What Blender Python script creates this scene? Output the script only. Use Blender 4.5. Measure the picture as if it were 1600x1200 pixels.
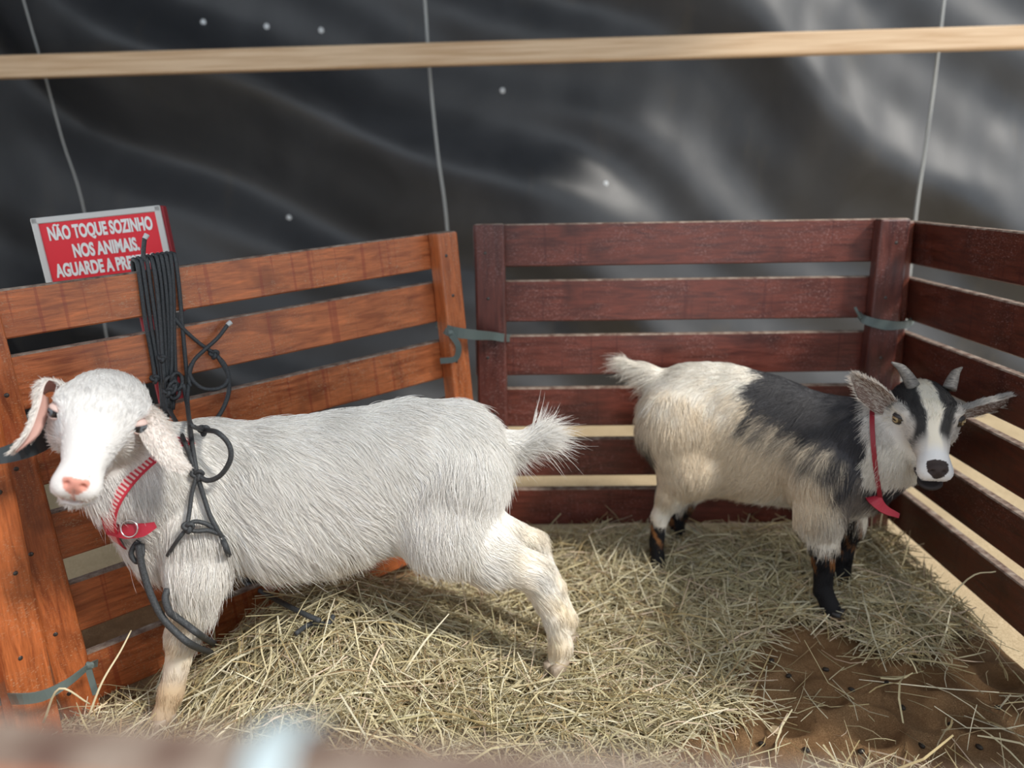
import bpy, bmesh, math, random
import numpy as np
from mathutils import Vector, Matrix, kdtree

random.seed(7)
rng = np.random.default_rng(7)
scene = bpy.context.scene
for o in list(bpy.data.objects):
    bpy.data.objects.remove(o)
COL = scene.collection

# ------------------------------------------------------------------ camera
FPX, CAM_H = 1200.0, 0.96
PITCH, ROLL = math.radians(14.5), math.radians(1.3)
_f = np.array([0, math.cos(PITCH), -math.sin(PITCH)])
_r0 = np.array([1.0, 0, 0])
_u0 = np.cross(_r0, _f)
_r = math.cos(ROLL) * _r0 - math.sin(ROLL) * _u0
_u = math.sin(ROLL) * _r0 + math.cos(ROLL) * _u0
CAM = np.array([0, 0, CAM_H])
cam_data = bpy.data.cameras.new('camera')
cam = bpy.data.objects.new('camera', cam_data)
COL.objects.link(cam)
cam.matrix_world = Matrix(((_r[0], _u[0], -_f[0], CAM[0]),
                           (_r[1], _u[1], -_f[1], CAM[1]),
                           (_r[2], _u[2], -_f[2], CAM[2]),
                           (0, 0, 0, 1)))
cam_data.sensor_width = 36.0
cam_data.lens = 36.0 * FPX / 1600.0
cam_data.clip_start = 0.02
cam_data.dof.use_dof = True
cam_data.dof.focus_distance = 1.36
cam_data.dof.aperture_fstop = 2.0
scene.camera = cam

# ------------------------------------------------------------------ light
world = bpy.data.worlds.new('World')
scene.world = world
world.use_nodes = True
wn = world.node_tree
wn.nodes.clear()
wo = wn.nodes.new('ShaderNodeOutputWorld')
bg = wn.nodes.new('ShaderNodeBackground')
bg.inputs['Color'].default_value = (0.84, 0.92, 1.0, 1)
bg.inputs['Strength'].default_value = 1.02
wn.links.new(bg.outputs[0], wo.inputs['Surface'])

sun_data = bpy.data.lights.new('sun', 'SUN')
sun_data.energy = 2.5
sun_data.angle = math.radians(9)
sun_data.color = (1.0, 0.95, 0.87)
sun = bpy.data.objects.new('sun', sun_data)
COL.objects.link(sun)
SUN_FROM = Vector((0.80, -0.52, 0.92)).normalized()
sun.rotation_euler = SUN_FROM.to_track_quat('Z', 'Y').to_euler()
sun.location = (3, -2, 4)

scene.view_settings.view_transform = 'Standard'
scene.view_settings.look = 'None'
scene.view_settings.gamma = 1.0
scene.view_settings.use_curve_mapping = False
scene.view_settings.exposure = 0.40


# ------------------------------------------------------------------ helpers
def A(px, py, Y):
    """point at distance Y in front of the camera along a surveyed sight line"""
    d = _f + _r * ((px - 800) / FPX) - _u * ((py - 600) / FPX)
    return CAM + d * (Y / d[1])


def AZ(px, py, Z):
    d = _f + _r * ((px - 800) / FPX) - _u * ((py - 600) / FPX)
    return CAM + d * ((Z - CAM_H) / d[2])


def unit(v):
    v = np.asarray(v, float)
    return v / (np.linalg.norm(v) + 1e-12)


def tag(o, label=None, cat=None, group=None, kind=None):
    if label: o['label'] = label
    if cat: o['category'] = cat
    if group: o['group'] = group
    if kind: o['kind'] = kind
    return o


def empty(name, loc=(0, 0, 0), rot=None):
    o = bpy.data.objects.new(name, None)
    COL.objects.link(o)
    o.empty_display_size = 0.05
    o.location = loc
    if rot is not None: o.rotation_euler = rot
    return o


def link(name, me, mats=None, parent=None):
    o = bpy.data.objects.new(name, me)
    COL.objects.link(o)
    if mats:
        for m in (mats if isinstance(mats, (list, tuple)) else [mats]):
            me.materials.append(m)
    if parent is not None:
        o.parent = parent
    return o


def mesh(name, verts, faces, smooth=True):
    me = bpy.data.meshes.new(name)
    if isinstance(verts, np.ndarray) and isinstance(faces, np.ndarray):
        nv, nf, k = len(verts), len(faces), faces.shape[1]
        me.vertices.add(nv)
        me.vertices.foreach_set('co', verts.astype(np.float32).ravel())
        me.loops.add(nf * k)
        me.loops.foreach_set('vertex_index', faces.astype(np.int32).ravel())
        me.polygons.add(nf)
        me.polygons.foreach_set('loop_start', np.arange(0, nf * k, k, dtype=np.int32))
        me.polygons.foreach_set('loop_total', np.full(nf, k, dtype=np.int32))
        me.update(calc_edges=True)
        me.validate()
    else:
        me.from_pydata([tuple(v) for v in verts], [], [tuple(f) for f in faces])
        me.update()
    me.polygons.foreach_set('use_smooth', np.full(len(me.polygons), smooth))
    return me


def box_mesh(name, sx, sy, sz, bevel=0.003, seg=1, top_slot=False, wob=0.0):
    """box centred on the origin, edges bevelled"""
    bm = bmesh.new()
    bmesh.ops.create_cube(bm, size=1.0)
    for v in bm.verts:
        v.co = Vector((v.co.x * sx, v.co.y * sy, v.co.z * sz))
        if wob:
            v.co += Vector([random.uniform(-wob, wob) for _ in range(3)])
    bmesh.ops.bevel(bm, geom=bm.edges[:], offset=bevel, segments=seg, affect='EDGES', profile=0.5)
    bm.normal_update()
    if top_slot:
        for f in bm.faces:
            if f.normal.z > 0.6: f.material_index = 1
    me = bpy.data.meshes.new(name)
    bm.to_mesh(me)
    bm.free()
    return me


def catmull(pts, n):
    P = np.asarray(pts, float)
    P = np.vstack([2 * P[0] - P[1], P, 2 * P[-1] - P[-2]])
    out = []
    for i in range(1, len(P) - 2):
        p0, p1, p2, p3 = P[i - 1], P[i], P[i + 1], P[i + 2]
        for k in range(n):
            t = k / n
            out.append(0.5 * ((2 * p1) + (-p0 + p2) * t + (2 * p0 - 5 * p1 + 4 * p2 - p3) * t * t
                              + (-p0 + 3 * p1 - 3 * p2 + p3) * t ** 3))
    out.append(P[-2])
    return np.array(out)


def frames(C):
    T = np.gradient(C, axis=0)
    T /= np.linalg.norm(T, axis=1, keepdims=True) + 1e-12
    n = np.cross(T[0], [0.13, 0.27, 0.95])
    if np.linalg.norm(n) < 1e-3: n = np.cross(T[0], [1, 0, 0])
    N = []
    for t in T:
        n = n - t * (n @ t)
        n = unit(n)
        N.append(n)
    N = np.array(N)
    return T, N, np.cross(T, N)


def tube_mesh(name, pts, rad, sides=8, sub=6, flat=1.0, closed_ends=True, smooth_path=True):
    C = catmull(pts, sub) if smooth_path else np.asarray(pts, float)
    T, N, B = frames(C)
    R = np.broadcast_to(np.interp(np.linspace(0, 1, len(C)), np.linspace(0, 1, np.size(rad)), np.atleast_1d(rad)), (len(C),))
    a = np.linspace(0, 2 * np.pi, sides, endpoint=False)
    V = (C[:, None] + (N[:, None] * np.cos(a)[None, :, None] + B[:, None] * np.sin(a)[None, :, None] * flat) * R[:, None, None])
    n = len(C)
    verts = V.reshape(-1, 3)
    faces = []
    for i in range(n - 1):
        for j in range(sides):
            k = (j + 1) % sides
            faces.append((i * sides + j, i * sides + k, (i + 1) * sides + k, (i + 1) * sides + j))
    if closed_ends:
        faces.append(tuple(range(sides))[::-1])
        faces.append(tuple((n - 1) * sides + j for j in range(sides)))
    return mesh(name, list(verts), faces)


def ribbon_mesh(name, pts, normals, width, thick, sub=5, loop=False):
    """flat strap: centre line, face normals, width across, thickness"""
    P = np.asarray(pts, float)
    Nn = np.asarray(normals, float)
    if loop:
        m = len(P)
        C, NN = [], []
        for i in range(m):
            p0, p1, p2, p3 = P[(i - 1) % m], P[i], P[(i + 1) % m], P[(i + 2) % m]
            for k in range(sub):
                t = k / sub
                C.append(0.5 * ((2 * p1) + (-p0 + p2) * t + (2 * p0 - 5 * p1 + 4 * p2 - p3) * t * t + (-p0 + 3 * p1 - 3 * p2 + p3) * t ** 3))
                NN.append(Nn[i] * (1 - t) + Nn[(i + 1) % m] * t)
        C, NN = np.array(C), np.array(NN)
        T = np.roll(C, -1, 0) - np.roll(C, 1, 0)
    else:
        C = catmull(P, sub)
        x = np.linspace(0, len(P) - 1, len(C))
        NN = np.stack([np.interp(x, np.arange(len(P)), Nn[:, k]) for k in range(3)], 1)
        T = np.gradient(C, axis=0)
    T /= np.linalg.norm(T, axis=1, keepdims=True) + 1e-12
    NN = NN - T * np.sum(NN * T, 1, keepdims=True)
    NN /= np.linalg.norm(NN, axis=1, keepdims=True) + 1e-12
    B = np.cross(T, NN)
    n = len(C)
    W = np.broadcast_to(np.interp(np.linspace(0, 1, n), np.linspace(0, 1, np.size(width)), np.atleast_1d(width)), (n,))[:, None]
    h = thick / 2
    V = np.stack([C + B * W / 2 + NN * h, C - B * W / 2 + NN * h, C - B * W / 2 - NN * h, C + B * W / 2 - NN * h], 1).reshape(-1, 3)
    faces = []
    rngi = range(n) if loop else range(n - 1)
    for i in rngi:
        a, b = i * 4, ((i + 1) % n) * 4
        for j in range(4):
            k = (j + 1) % 4
            faces.append((a + j, a + k, b + k, b + j))
    if not loop:
        faces += [(3, 2, 1, 0), ((n - 1) * 4, (n - 1) * 4 + 1, (n - 1) * 4 + 2, (n - 1) * 4 + 3)]
    me = mesh(name, list(V), faces, smooth=False)
    # arc length as uv for woven stripes
    L = np.concatenate([[0], np.cumsum(np.linalg.norm(np.diff(C, axis=0), axis=1))])
    uv = me.uv_layers.new(name='uv')
    for lp in me.loops:
        vi = lp.vertex_index
        uv.data[lp.index].uv = (L[vi // 4] * 100, 1.0 if vi % 4 in (0, 3) else 0.0)
    return me


# ------------------------------------------------------------------ materials
class NT:
    def __init__(s, name):
        s.m = bpy.data.materials.new(name)
        s.m.use_nodes = True
        s.t = s.m.node_tree
        s.b = s.t.nodes['Principled BSDF']

    def n(s, kind, **kw):
        nd = s.t.nodes.new(kind)
        for k, v in kw.items():
            if k in nd.inputs: nd.inputs[k].default_value = v
            else: setattr(nd, k, v)
        return nd

    def l(s, a, b): s.t.links.new(a, b)

    def noise(s, vec, scale, detail=4, rough=0.55, dist=0.0):
        nd = s.n('ShaderNodeTexNoise')
        nd.inputs['Scale'].default_value = scale
        nd.inputs['Detail'].default_value = detail
        nd.inputs['Roughness'].default_value = rough
        nd.inputs['Distortion'].default_value = dist
        if vec is not None: s.l(vec, nd.inputs['Vector'])
        return nd.outputs['Fac']

    def ramp(s, fac, stops, interp='LINEAR'):
        nd = s.n('ShaderNodeValToRGB')
        cr = nd.color_ramp
        cr.interpolation = interp
        while len(cr.elements) < len(stops): cr.elements.new(0.5)
        for e, (p, c) in zip(cr.elements, stops):
            e.position = p
            e.color = (c, c, c, 1) if not isinstance(c, tuple) else tuple(c) + (1,)
        s.l(fac, nd.inputs['Fac'])
        return nd.outputs['Color']

    def mix(s, fac, a, b, mode='MIX'):
        nd = s.n('ShaderNodeMix', data_type='RGBA', blend_type=mode)
        for sock, v in ((nd.inputs[0], fac), (nd.inputs[6], a), (nd.inputs[7], b)):
            if hasattr(v, 'links') or hasattr(v, 'is_linked'): s.l(v, sock)
            elif isinstance(v, tuple): sock.default_value = v + (1,) if len(v) == 3 else v
            else: sock.default_value = v
        return nd.outputs[2]

    def bump(s, h, strength=0.3, dist=0.002):
        nd = s.n('ShaderNodeBump')
        nd.inputs['Strength'].default_value = strength
        nd.inputs['Distance'].default_value = dist
        s.l(h, nd.inputs['Height'])
        s.l(nd.outputs[0], s.b.inputs['Normal'])

    def mapping(s, vec, scale=(1, 1, 1), loc=None):
        nd = s.n('ShaderNodeMapping')
        nd.inputs['Scale'].default_value = scale
        s.l(vec, nd.inputs['Vector'])
        if loc is not None: s.l(loc, nd.inputs['Location'])
        return nd.outputs[0]


def plain(name, col, rough=0.6, metal=0.0, spec=0.5, coat=0.0):
    t = NT(name)
    t.b.inputs['Base Color'].default_value = tuple(col) + (1,)
    t.b.inputs['Roughness'].default_value = rough
    t.b.inputs['Metallic'].default_value = metal
    t.b.inputs['Specular IOR Level'].default_value = spec
    t.b.inputs['Coat Weight'].default_value = coat
    return t.m


def wood_stain(name, col, dark, vertical=False, gloss=0.34):
    t = NT(name)
    tc = t.n('ShaderNodeTexCoord').outputs['Object']
    oi = t.n('ShaderNodeObjectInfo')
    off = t.n('ShaderNodeVectorMath', operation='SCALE')
    off.inputs[0].default_value = (37.0, 11.0, 23.0)
    t.l(oi.outputs['Random'], off.inputs['Scale'])
    sc = (9, 9, 1.1) if vertical else (1.1, 9, 9)
    v = t.mapping(tc, sc, off.outputs[0])
    grain = t.noise(v, 9, 6, 0.62, 0.6)
    fine = t.noise(t.mapping(tc, (60, 60, 5) if vertical else (5, 60, 60), off.outputs[0]), 6, 3, 0.6)
    base = t.ramp(grain, [(0.28, dark), (0.5, col), (0.72, tuple(min(1, c * 1.45) for c in col))])
    base = t.mix(t.ramp(fine, [(0.35, 0.0), (0.75, 0.5)]), base, dark)
    # thicker stain runs and blotches
    blot = t.noise(t.mapping(tc, (1, 1, 1), off.outputs[0]), 7, 3, 0.5, 0.4)
    base = t.mix(t.ramp(blot, [(0.55, 0.0), (0.72, 0.7)]), base, tuple(c * 0.45 for c in dark))
    runs = t.noise(t.mapping(tc, (95, 6, 2.0) if not vertical else (3, 3, 3), off.outputs[0]), 1.0, 2, 0.4)
    base = t.mix(t.ramp(runs, [(0.64, 0.0), (0.69, 0.45)]), base, (dark[0] * 1.1, dark[1] * 0.5, dark[2] * 0.6))
    # chipped varnish: pale specks in patches
    chips = t.noise(t.mapping(tc, (1, 1, 2.4), off.outputs[0]), 190, 3, 0.75)
    patch = t.noise(t.mapping(tc, (1, 1, 1), off.outputs[0]), 9, 3, 0.6)
    chipm = t.mix(1.0, t.ramp(chips, [(0.57, 0.0), (0.64, 1.0)]), t.ramp(patch, [(0.42, 0.0), (0.58, 0.8)]), 'MULTIPLY')
    base = t.mix(chipm, base, tuple(min(0.5, c * 1.3 + 0.14) for c in col))
    t.l(base, t.b.inputs['Base Color'])
    t.l(t.ramp(grain, [(0.3, gloss - 0.06), (0.7, gloss + 0.18)]), t.b.inputs['Roughness'])
    t.b.inputs['Coat Weight'].default_value = 0.25
    t.b.inputs['Coat Roughness'].default_value = 0.28
    t.bump(t.mix(0.5, grain, chips), 0.35, 0.0015)
    return t.m


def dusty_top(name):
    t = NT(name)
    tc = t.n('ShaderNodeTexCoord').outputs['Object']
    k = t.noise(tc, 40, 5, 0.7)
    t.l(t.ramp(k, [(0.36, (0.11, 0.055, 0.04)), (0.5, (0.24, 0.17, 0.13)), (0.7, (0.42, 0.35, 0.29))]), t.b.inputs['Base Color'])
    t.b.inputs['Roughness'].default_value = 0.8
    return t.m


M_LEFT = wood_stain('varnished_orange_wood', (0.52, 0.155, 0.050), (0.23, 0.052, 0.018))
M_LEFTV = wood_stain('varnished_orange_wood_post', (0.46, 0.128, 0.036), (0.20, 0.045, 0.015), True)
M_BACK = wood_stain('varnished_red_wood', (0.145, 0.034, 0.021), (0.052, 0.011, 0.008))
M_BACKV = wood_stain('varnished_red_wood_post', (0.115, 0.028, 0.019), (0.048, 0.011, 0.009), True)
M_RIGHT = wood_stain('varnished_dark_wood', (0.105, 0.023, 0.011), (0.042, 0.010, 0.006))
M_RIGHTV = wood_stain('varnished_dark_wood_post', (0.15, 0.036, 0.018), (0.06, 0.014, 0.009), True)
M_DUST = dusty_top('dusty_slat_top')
M_SCREW = plain('screw_head', (0.10, 0.09, 0.085), 0.45, 0.8)
M_STRAP = plain('grey_green_rubber_strap', (0.12, 0.155, 0.148), 0.4)
M_STRAPD = plain('dark_rubber_strap', (0.035, 0.045, 0.05), 0.32)
M_STRAPL = plain('pale_rubber_strap', (0.50, 0.58, 0.60), 0.4)


def cord_mat(name, col):
    t = NT(name)
    tc = t.n('ShaderNodeTexCoord').outputs['Object']
    w = t.noise(tc, 500, 2, 0.6)
    t.l(t.ramp(w, [(0.35, tuple(c * 0.6 for c in col)), (0.7, tuple(c * 1.5 for c in col))]), t.b.inputs['Base Color'])
    t.b.inputs['Roughness'].default_value = 0.6
    t.bump(w, 0.6, 0.0006)
    return t.m


M_CORD = cord_mat('charcoal_cord', (0.045, 0.050, 0.055))
M_CORDTIP = plain('melted_cord_tip', (0.62, 0.64, 0.64), 0.5)


def ground_sand():
    t = NT('pale_sand')
    tc = t.n('ShaderNodeTexCoord').outputs['Object']
    a = t.noise(tc, 260, 4, 0.7)
    b = t.noise(tc, 9, 4, 0.6)
    c1 = t.ramp(a, [(0.3, (0.40, 0.29, 0.17)), (0.55, (0.66, 0.52, 0.33)), (0.75, (0.80, 0.67, 0.46))])
    t.l(t.mix(t.ramp(b, [(0.35, 0.0), (0.75, 0.5)]), c1, (0.44, 0.33, 0.20)), t.b.inputs['Base Color'])
    t.b.inputs['Roughness'].default_value = 0.95
    t.b.inputs['Specular IOR Level'].default_value = 0.1
    t.bump(t.mix(0.5, a, b), 0.6, 0.006)
    return t.m


def soil_mat():
    t = NT('damp_brown_soil')
    tc = t.n('ShaderNodeTexCoord').outputs['Object']
    a = t.noise(tc, 420, 4, 0.75)
    b = t.noise(tc, 11, 5, 0.62)
    c1 = t.ramp(a, [(0.3, (0.13, 0.070, 0.030)), (0.55, (0.30, 0.175, 0.085)), (0.78, (0.55, 0.38, 0.21))])
    t.l(t.mix(t.ramp(b, [(0.38, 0.75), (0.62, 0.0)]), c1, (0.15, 0.078, 0.033)), t.b.inputs['Base Color'])
    t.b.inputs['Roughness'].default_value = 0.9
    t.b.inputs['Specular IOR Level'].default_value = 0.25
    t.bump(a, 0.7, 0.004)
    return t.m


def tarp_mat():
    t = NT('black_woven_tarpaulin')
    tc = t.n('ShaderNodeTexCoord').outputs['Object']
    weave = t.n('ShaderNodeTexWave', wave_type='BANDS', bands_direction='X')
    weave.inputs['Scale'].default_value = 55
    weave.inputs['Distortion'].default_value = 1.5
    t.l(tc, weave.inputs['Vector'])
    b = t.noise(t.mapping(tc, (1, 1, 1)), 2.2, 5, 0.6, 0.5)
    dust = t.noise(t.mapping(tc, (3, 1, 1.2)), 1.6, 4, 0.6, 0.3)
    base = t.ramp(b, [(0.3, (0.034, 0.036, 0.041)), (0.7, (0.066, 0.068, 0.074))])
    base = t.mix(t.ramp(dust, [(0.60, 0.0), (0.78, 0.5)]), base, (0.10, 0.085, 0.065))
    t.l(base, t.b.inputs['Base Color'])
    t.l(t.ramp(b, [(0.3, 0.40), (0.7, 0.54)]), t.b.inputs['Roughness'])
    t.b.inputs['Specular IOR Level'].default_value = 0.55
    fine = t.noise(t.mapping(tc, (40, 1, 14)), 1.0, 3, 0.6)
    t.bump(t.mix(0.35, fine, weave.outputs['Fac']), 0.18, 0.003)
    return t.m


def pine_mat():
    t = NT('raw_pine')
    tc = t.n('ShaderNodeTexCoord').outputs['Object']
    g = t.noise(t.mapping(tc, (0.8, 30, 30)), 3, 4, 0.6, 0.4)
    t.l(t.ramp(g, [(0.35, (0.58, 0.38, 0.22)), (0.6, (0.76, 0.56, 0.37))]), t.b.inputs['Base Color'])
    t.b.inputs['Roughness'].default_value = 0.75
    return t.m


def attr_mat(name, attr='col', rough=0.6, spec=0.3, sheen=0.0):
    t = NT(name)
    a = t.n('ShaderNodeAttribute', attribute_name=attr)
    t.l(a.outputs['Color'], t.b.inputs['Base Color'])
    t.b.inputs['Roughness'].default_value = rough
    t.b.inputs['Specular IOR Level'].default_value = spec
    return t.m


M_SKIN = attr_mat('goat_skin', rough=0.7, spec=0.2)
M_FUR = attr_mat('goat_hair', rough=0.5, spec=0.25)
M_HAY = attr_mat('dry_hay', rough=0.62, spec=0.3)

# ------------------------------------------------------------------ ground
def fbm2(x, y, seed=0, octaves=4, scale=1.0):
    r = np.random.default_rng(seed)
    out = np.zeros_like(x)
    amp, fr = 1.0, scale
    for _ in range(octaves):
        for _k in range(3):
            a, ph = r.uniform(0, 2 * np.pi), r.uniform(0, 2 * np.pi)
            out += amp / 3 * np.sin((x * np.cos(a) + y * np.sin(a)) * fr + ph)
        amp *= 0.5
        fr *= 2.0
    return out


def grid_mesh(name, X, Y, Z):
    ny, nx = X.shape
    V = np.stack([X, Y, Z], -1).reshape(-1, 3)
    i = np.arange(ny * nx).reshape(ny, nx)
    F = np.stack([i[:-1, :-1], i[:-1, 1:], i[1:, 1:], i[1:, :-1]], -1).reshape(-1, 4)
    return mesh(name, V, F)


gx, gy = np.meshgrid(np.linspace(-4, 4, 240), np.linspace(-1.2, 3.9, 160))
gz = -0.012 + 0.006 * fbm2(gx, gy, 3, 4, 6.0)
ground = link('floor', grid_mesh('floor', gx, gy, gz), ground_sand())
tag(ground, 'pale sand ground around the pen', kind='structure')


def soil_h(x, y):
    h = 0.010 + 0.008 * fbm2(x, y, 11, 4, 9.0)
    # hoof prints and scuffed hollows in the bare corner
    for (cx, cy, rr, dd) in PRINTS:
        q = ((x - cx) ** 2 + (y - cy) ** 2) / rr ** 2
        h = h - dd * np.exp(-q) + dd * 0.55 * np.exp(-((np.sqrt(q) - 1.5) / 0.45) ** 2)
    return h


PRINTS = []
for (px, py, rr, dd) in ((1215, 1125, .045, .022), (1360, 1145, .038, .020), (1290, 1095, .030, .013), (1500, 1120, .035, .015),
                         (1180, 1040, .03, .010), (1440, 1060, .032, .012), (1560, 1060, .03, .012), (1120, 1180, .035, .014),
                         (1460, 1180, .03, .012), (1250, 1185, .028, .012)):
    q = AZ(px, py, 0.01)
    PRINTS.append((q[0], q[1], rr, dd))
sx, sy = np.meshgrid(np.linspace(-1.0, 1.0, 300), np.linspace(0.3, 1.93, 260))
sz = soil_h(sx, sy)
keep_in = (sx > -1.0) & (sx < 1.0)
soil = link('pen_soil', grid_mesh('pen_soil', sx, sy, sz), soil_mat())
tag(soil, 'damp brown soil floor inside the pen', kind='structure')

# ------------------------------------------------------------------ tarp
# tarp wall runs along Y = 3.15 and bends toward the viewer at its left end
TW, TH = 6.4, 2.5
un = np.linspace(0, 1, 420)
zn = np.linspace(-0.02, 2.35, 200)
U, Zt = np.meshgrid(un, zn)
s = U * TW                        # metres along the wall from the left end
corner = 0.95                     # arc position of the left bend
Xw = np.where(s < corner, -2.06 - 0.10 * (corner - s), -2.06 + (s - corner))
Yw = np.where(s < corner, 3.15 - 0.98 * (corner - s), 3.15)
# smooth the bend
k = np.ones(23) / 23
for arr in (Xw, Yw):
    row = np.convolve(np.pad(arr[0], 11, mode='edge'), k, 'valid')
    arr[:] = row[None, :]
d = 0.60 * s + 1.0 * Zt           # folds run from upper left down to the right
e = 1.0 * s - 0.62 * Zt
w = d + 0.10 * np.sin(1.7 * e + 0.5) + 0.05 * np.sin(3.9 * e)
fold = (0.085 * np.sin(5.2 * w + 0.4) + 0.045 * np.sin(9.7 * w + 1.9 + 0.5 * np.sin(2.1 * e)) + 0.016 * np.sin(19 * w + 2 * np.sin(1.3 * e)))
fold *= (0.8 + 0.25 * np.sin(0.9 * e + 1.1))
fold += 0.004 * fbm2(s, Zt, 21, 4, 9.0) + 0.0035 * np.sin(30 * s + 3 * np.sin(2 * Zt)) * (0.5 + 0.5 * np.sin(3 * Zt + s))
vert = 0.05 * np.sin(17 * s + 1.2 * Zt) * np.clip((1.35 - s) / 0.6, 0, 1)
Yw = Yw - fold * np.clip((s - 0.5) / 0.8, 0, 1) - vert * 0.4
Xw = Xw + vert
tarp = link('wall_back', grid_mesh('wall_back', Xw, Yw, Zt), tarp_mat())
tag(tarp, 'black plastic tarpaulin hung in diagonal folds behind the pen', kind='structure')


def tarp_y(x, z):
    i = np.argmin(np.abs(un - (x + 2.06 + corner) / TW))
    j = np.argmin(np.abs(zn - z))
    return Yw[j, i]


M_HOLE = plain('hole_daylight', (0.75, 0.78, 0.80), 0.6)  # pale discs painted as daylight showing through small holes in the tarp
for (px, py) in ((315, 33), (412, 38), (498, 44), (438, 342), (948, 287), (785, 138)):
    p = A(px, py, 3.12)
    bm = bmesh.new()
    bmesh.ops.create_uvsphere(bm, u_segments=10, v_segments=6, radius=0.011)
    for v in bm.verts: v.co.y *= 0.35
    me = bpy.data.meshes.new('lit_hole')
    bm.to_mesh(me); bm.free()
    o = link('lit_hole', me, M_HOLE, tarp)
    o.location = (p[0], tarp_y(p[0], p[2]) - 0.002, p[2])

# unseen roof sheet added to shape light on the tarp; right and front open
rx, ry = np.meshgrid(np.linspace(-3.4, 1.7, 40), np.linspace(0.1, 3.3, 30))
roof = link('added_roof', grid_mesh('added_roof', rx, ry, 2.55 - 0.05 * (ry - 1.7) + 0.04 * fbm2(rx, ry, 8, 3, 2.0)), tarp.data.materials[0])
tag(roof, 'unseen dark roof sheet added to shape light on the tarp', kind='structure')

# hanging cords on the tarp
M_STRING = plain('pale_grey_string', (0.42, 0.43, 0.42), 0.7)
for (pts, lab) in ((((662, -30), (672, 120), (684, 240), (700, 372)), 'pale string hanging on the tarp above the left back corner post'),
                   (((28, -30), (68, 110), (98, 220), (135, 345)), 'thin pale string hanging on the tarp above the red sign'),
                   (((1478, -30), (1462, 110), (1446, 230), (1428, 360)), 'pale string hanging on the tarp above the right back corner')):
    P = []
    for (px, py) in pts:
        q = A(px, py, 3.10)
        P.append(A(px, py, 2.93))
    P.append(P[-1] + np.array([0.01, 0, -0.75]))
    o = link('string', tube_mesh('string', P, 0.0058 if 'thin' not in lab else 0.0036, 6, 6), M_STRING)
    tag(o, lab, 'string', 'strings hanging on the tarp')

# raw pine rail across the tarp
a0, a1 = A(-120, 109, 2.75), A(1720, 55, 2.75)
ctr = (a0 + a1) / 2
dv = a1 - a0
beam_me = box_mesh('pine_rail', float(np.linalg.norm(dv)) + 0.8, 0.045, 0.070, 0.004)
beam = link('pine_rail', beam_me, pine_mat())
beam.location = ctr + np.array([0, 0, 0])
beam.rotation_euler = (0, -math.atan2(dv[2], dv[0]), 0)
tag(beam, 'long raw pine rail running across in front of the black tarp', 'wooden rail')

# ------------------------------------------------------------------ pen panels
SL = 0.103
PITCHV = 0.138


def panel(name, label, origin, rot, x0, x1, tops, heights, posts, mats, screws=(), floor_z=0.0):
    root = empty(name, origin, rot)
    tag(root, label, 'fence panel', 'slatted wooden pen panels')
    ms, mp = mats
    L = x1 - x0
    cache = {}
    for tp, hh in zip(tops, heights):
        key = round(hh, 3)
        if key not in cache:
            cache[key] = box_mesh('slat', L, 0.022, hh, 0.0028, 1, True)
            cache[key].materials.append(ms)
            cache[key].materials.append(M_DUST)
        o = bpy.data.objects.new('slat', cache[key])
        COL.objects.link(o)
        o.parent = root
        o.location = ((x0 + x1) / 2 + random.uniform(-.003, .003), 0.011 + random.uniform(-.0015, .0015), tp - hh / 2)
        o.rotation_euler = (random.uniform(-.012, .012), random.uniform(-.002, .002), 0)
    top = max(tops) + 0.002
    pc = {}
    for (xp, wp, tk) in posts:
        key = (wp, tk)
        hgt = top + origin[2] - floor_z
        if key not in pc:
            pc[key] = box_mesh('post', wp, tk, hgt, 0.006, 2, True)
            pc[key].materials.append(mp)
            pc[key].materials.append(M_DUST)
        o = bpy.data.objects.new('post', pc[key])
        COL.objects.link(o)
        o.parent = root
        o.location = (xp, -tk / 2 - 0.0005, top - hgt / 2)
        for tp, hh in zip(tops, heights):
            if not screws: break
            bm = bmesh.new()
            bmesh.ops.create_uvsphere(bm, u_segments=8, v_segments=4, radius=0.0042)
            for v in bm.verts: v.co.y *= 0.4
            me = bpy.data.meshes.new('screw')
            bm.to_mesh(me); bm.free()
            sc_ = link('screw', me, M_SCREW, o)
            sc_.location = (random.uniform(-.015, .015), -tk / 2, tp - hh / 2 + random.uniform(-.02, .02) - (top - hgt / 2))
    return root


tops_std = [5 * PITCHV + SL - i * PITCHV for i in range(6)]
# back panel
ORI_B = (0.3, 1.899, 0.074)
ROT_B = (math.radians(-0.1), math.radians(0.46), math.radians(-1.1))
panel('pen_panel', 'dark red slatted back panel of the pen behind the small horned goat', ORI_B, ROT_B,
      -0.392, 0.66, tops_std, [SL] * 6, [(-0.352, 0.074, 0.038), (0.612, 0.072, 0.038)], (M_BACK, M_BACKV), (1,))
# left panel: leaning a little, its slats of uneven height
tops_l = [0.832, 0.719, 0.576, 0.429, 0.286, 0.138]
h_l = [0.083, 0.096, 0.094, 0.093, 0.100, 0.100]
ORI_L = (-0.5, 1.5414, 0.0)
ROT_L = (math.radians(-1.8), math.radians(-2.88), math.radians(39.575))
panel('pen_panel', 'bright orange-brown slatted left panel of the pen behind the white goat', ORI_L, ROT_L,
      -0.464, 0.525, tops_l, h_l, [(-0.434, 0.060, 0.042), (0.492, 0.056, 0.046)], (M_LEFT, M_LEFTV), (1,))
# right panel
ORI_R = (1.013, 1.6, 0.058)
ROT_R = (math.radians(1.35), math.radians(0.46), math.radians(-89.23))
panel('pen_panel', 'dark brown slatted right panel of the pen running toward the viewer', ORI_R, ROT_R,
      -0.36, 0.72, tops_std, [SL] * 6, [(-0.335, 0.055, 0.040), (0.68, 0.07, 0.04)], (M_RIGHT, M_RIGHTV), (1,))
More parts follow.
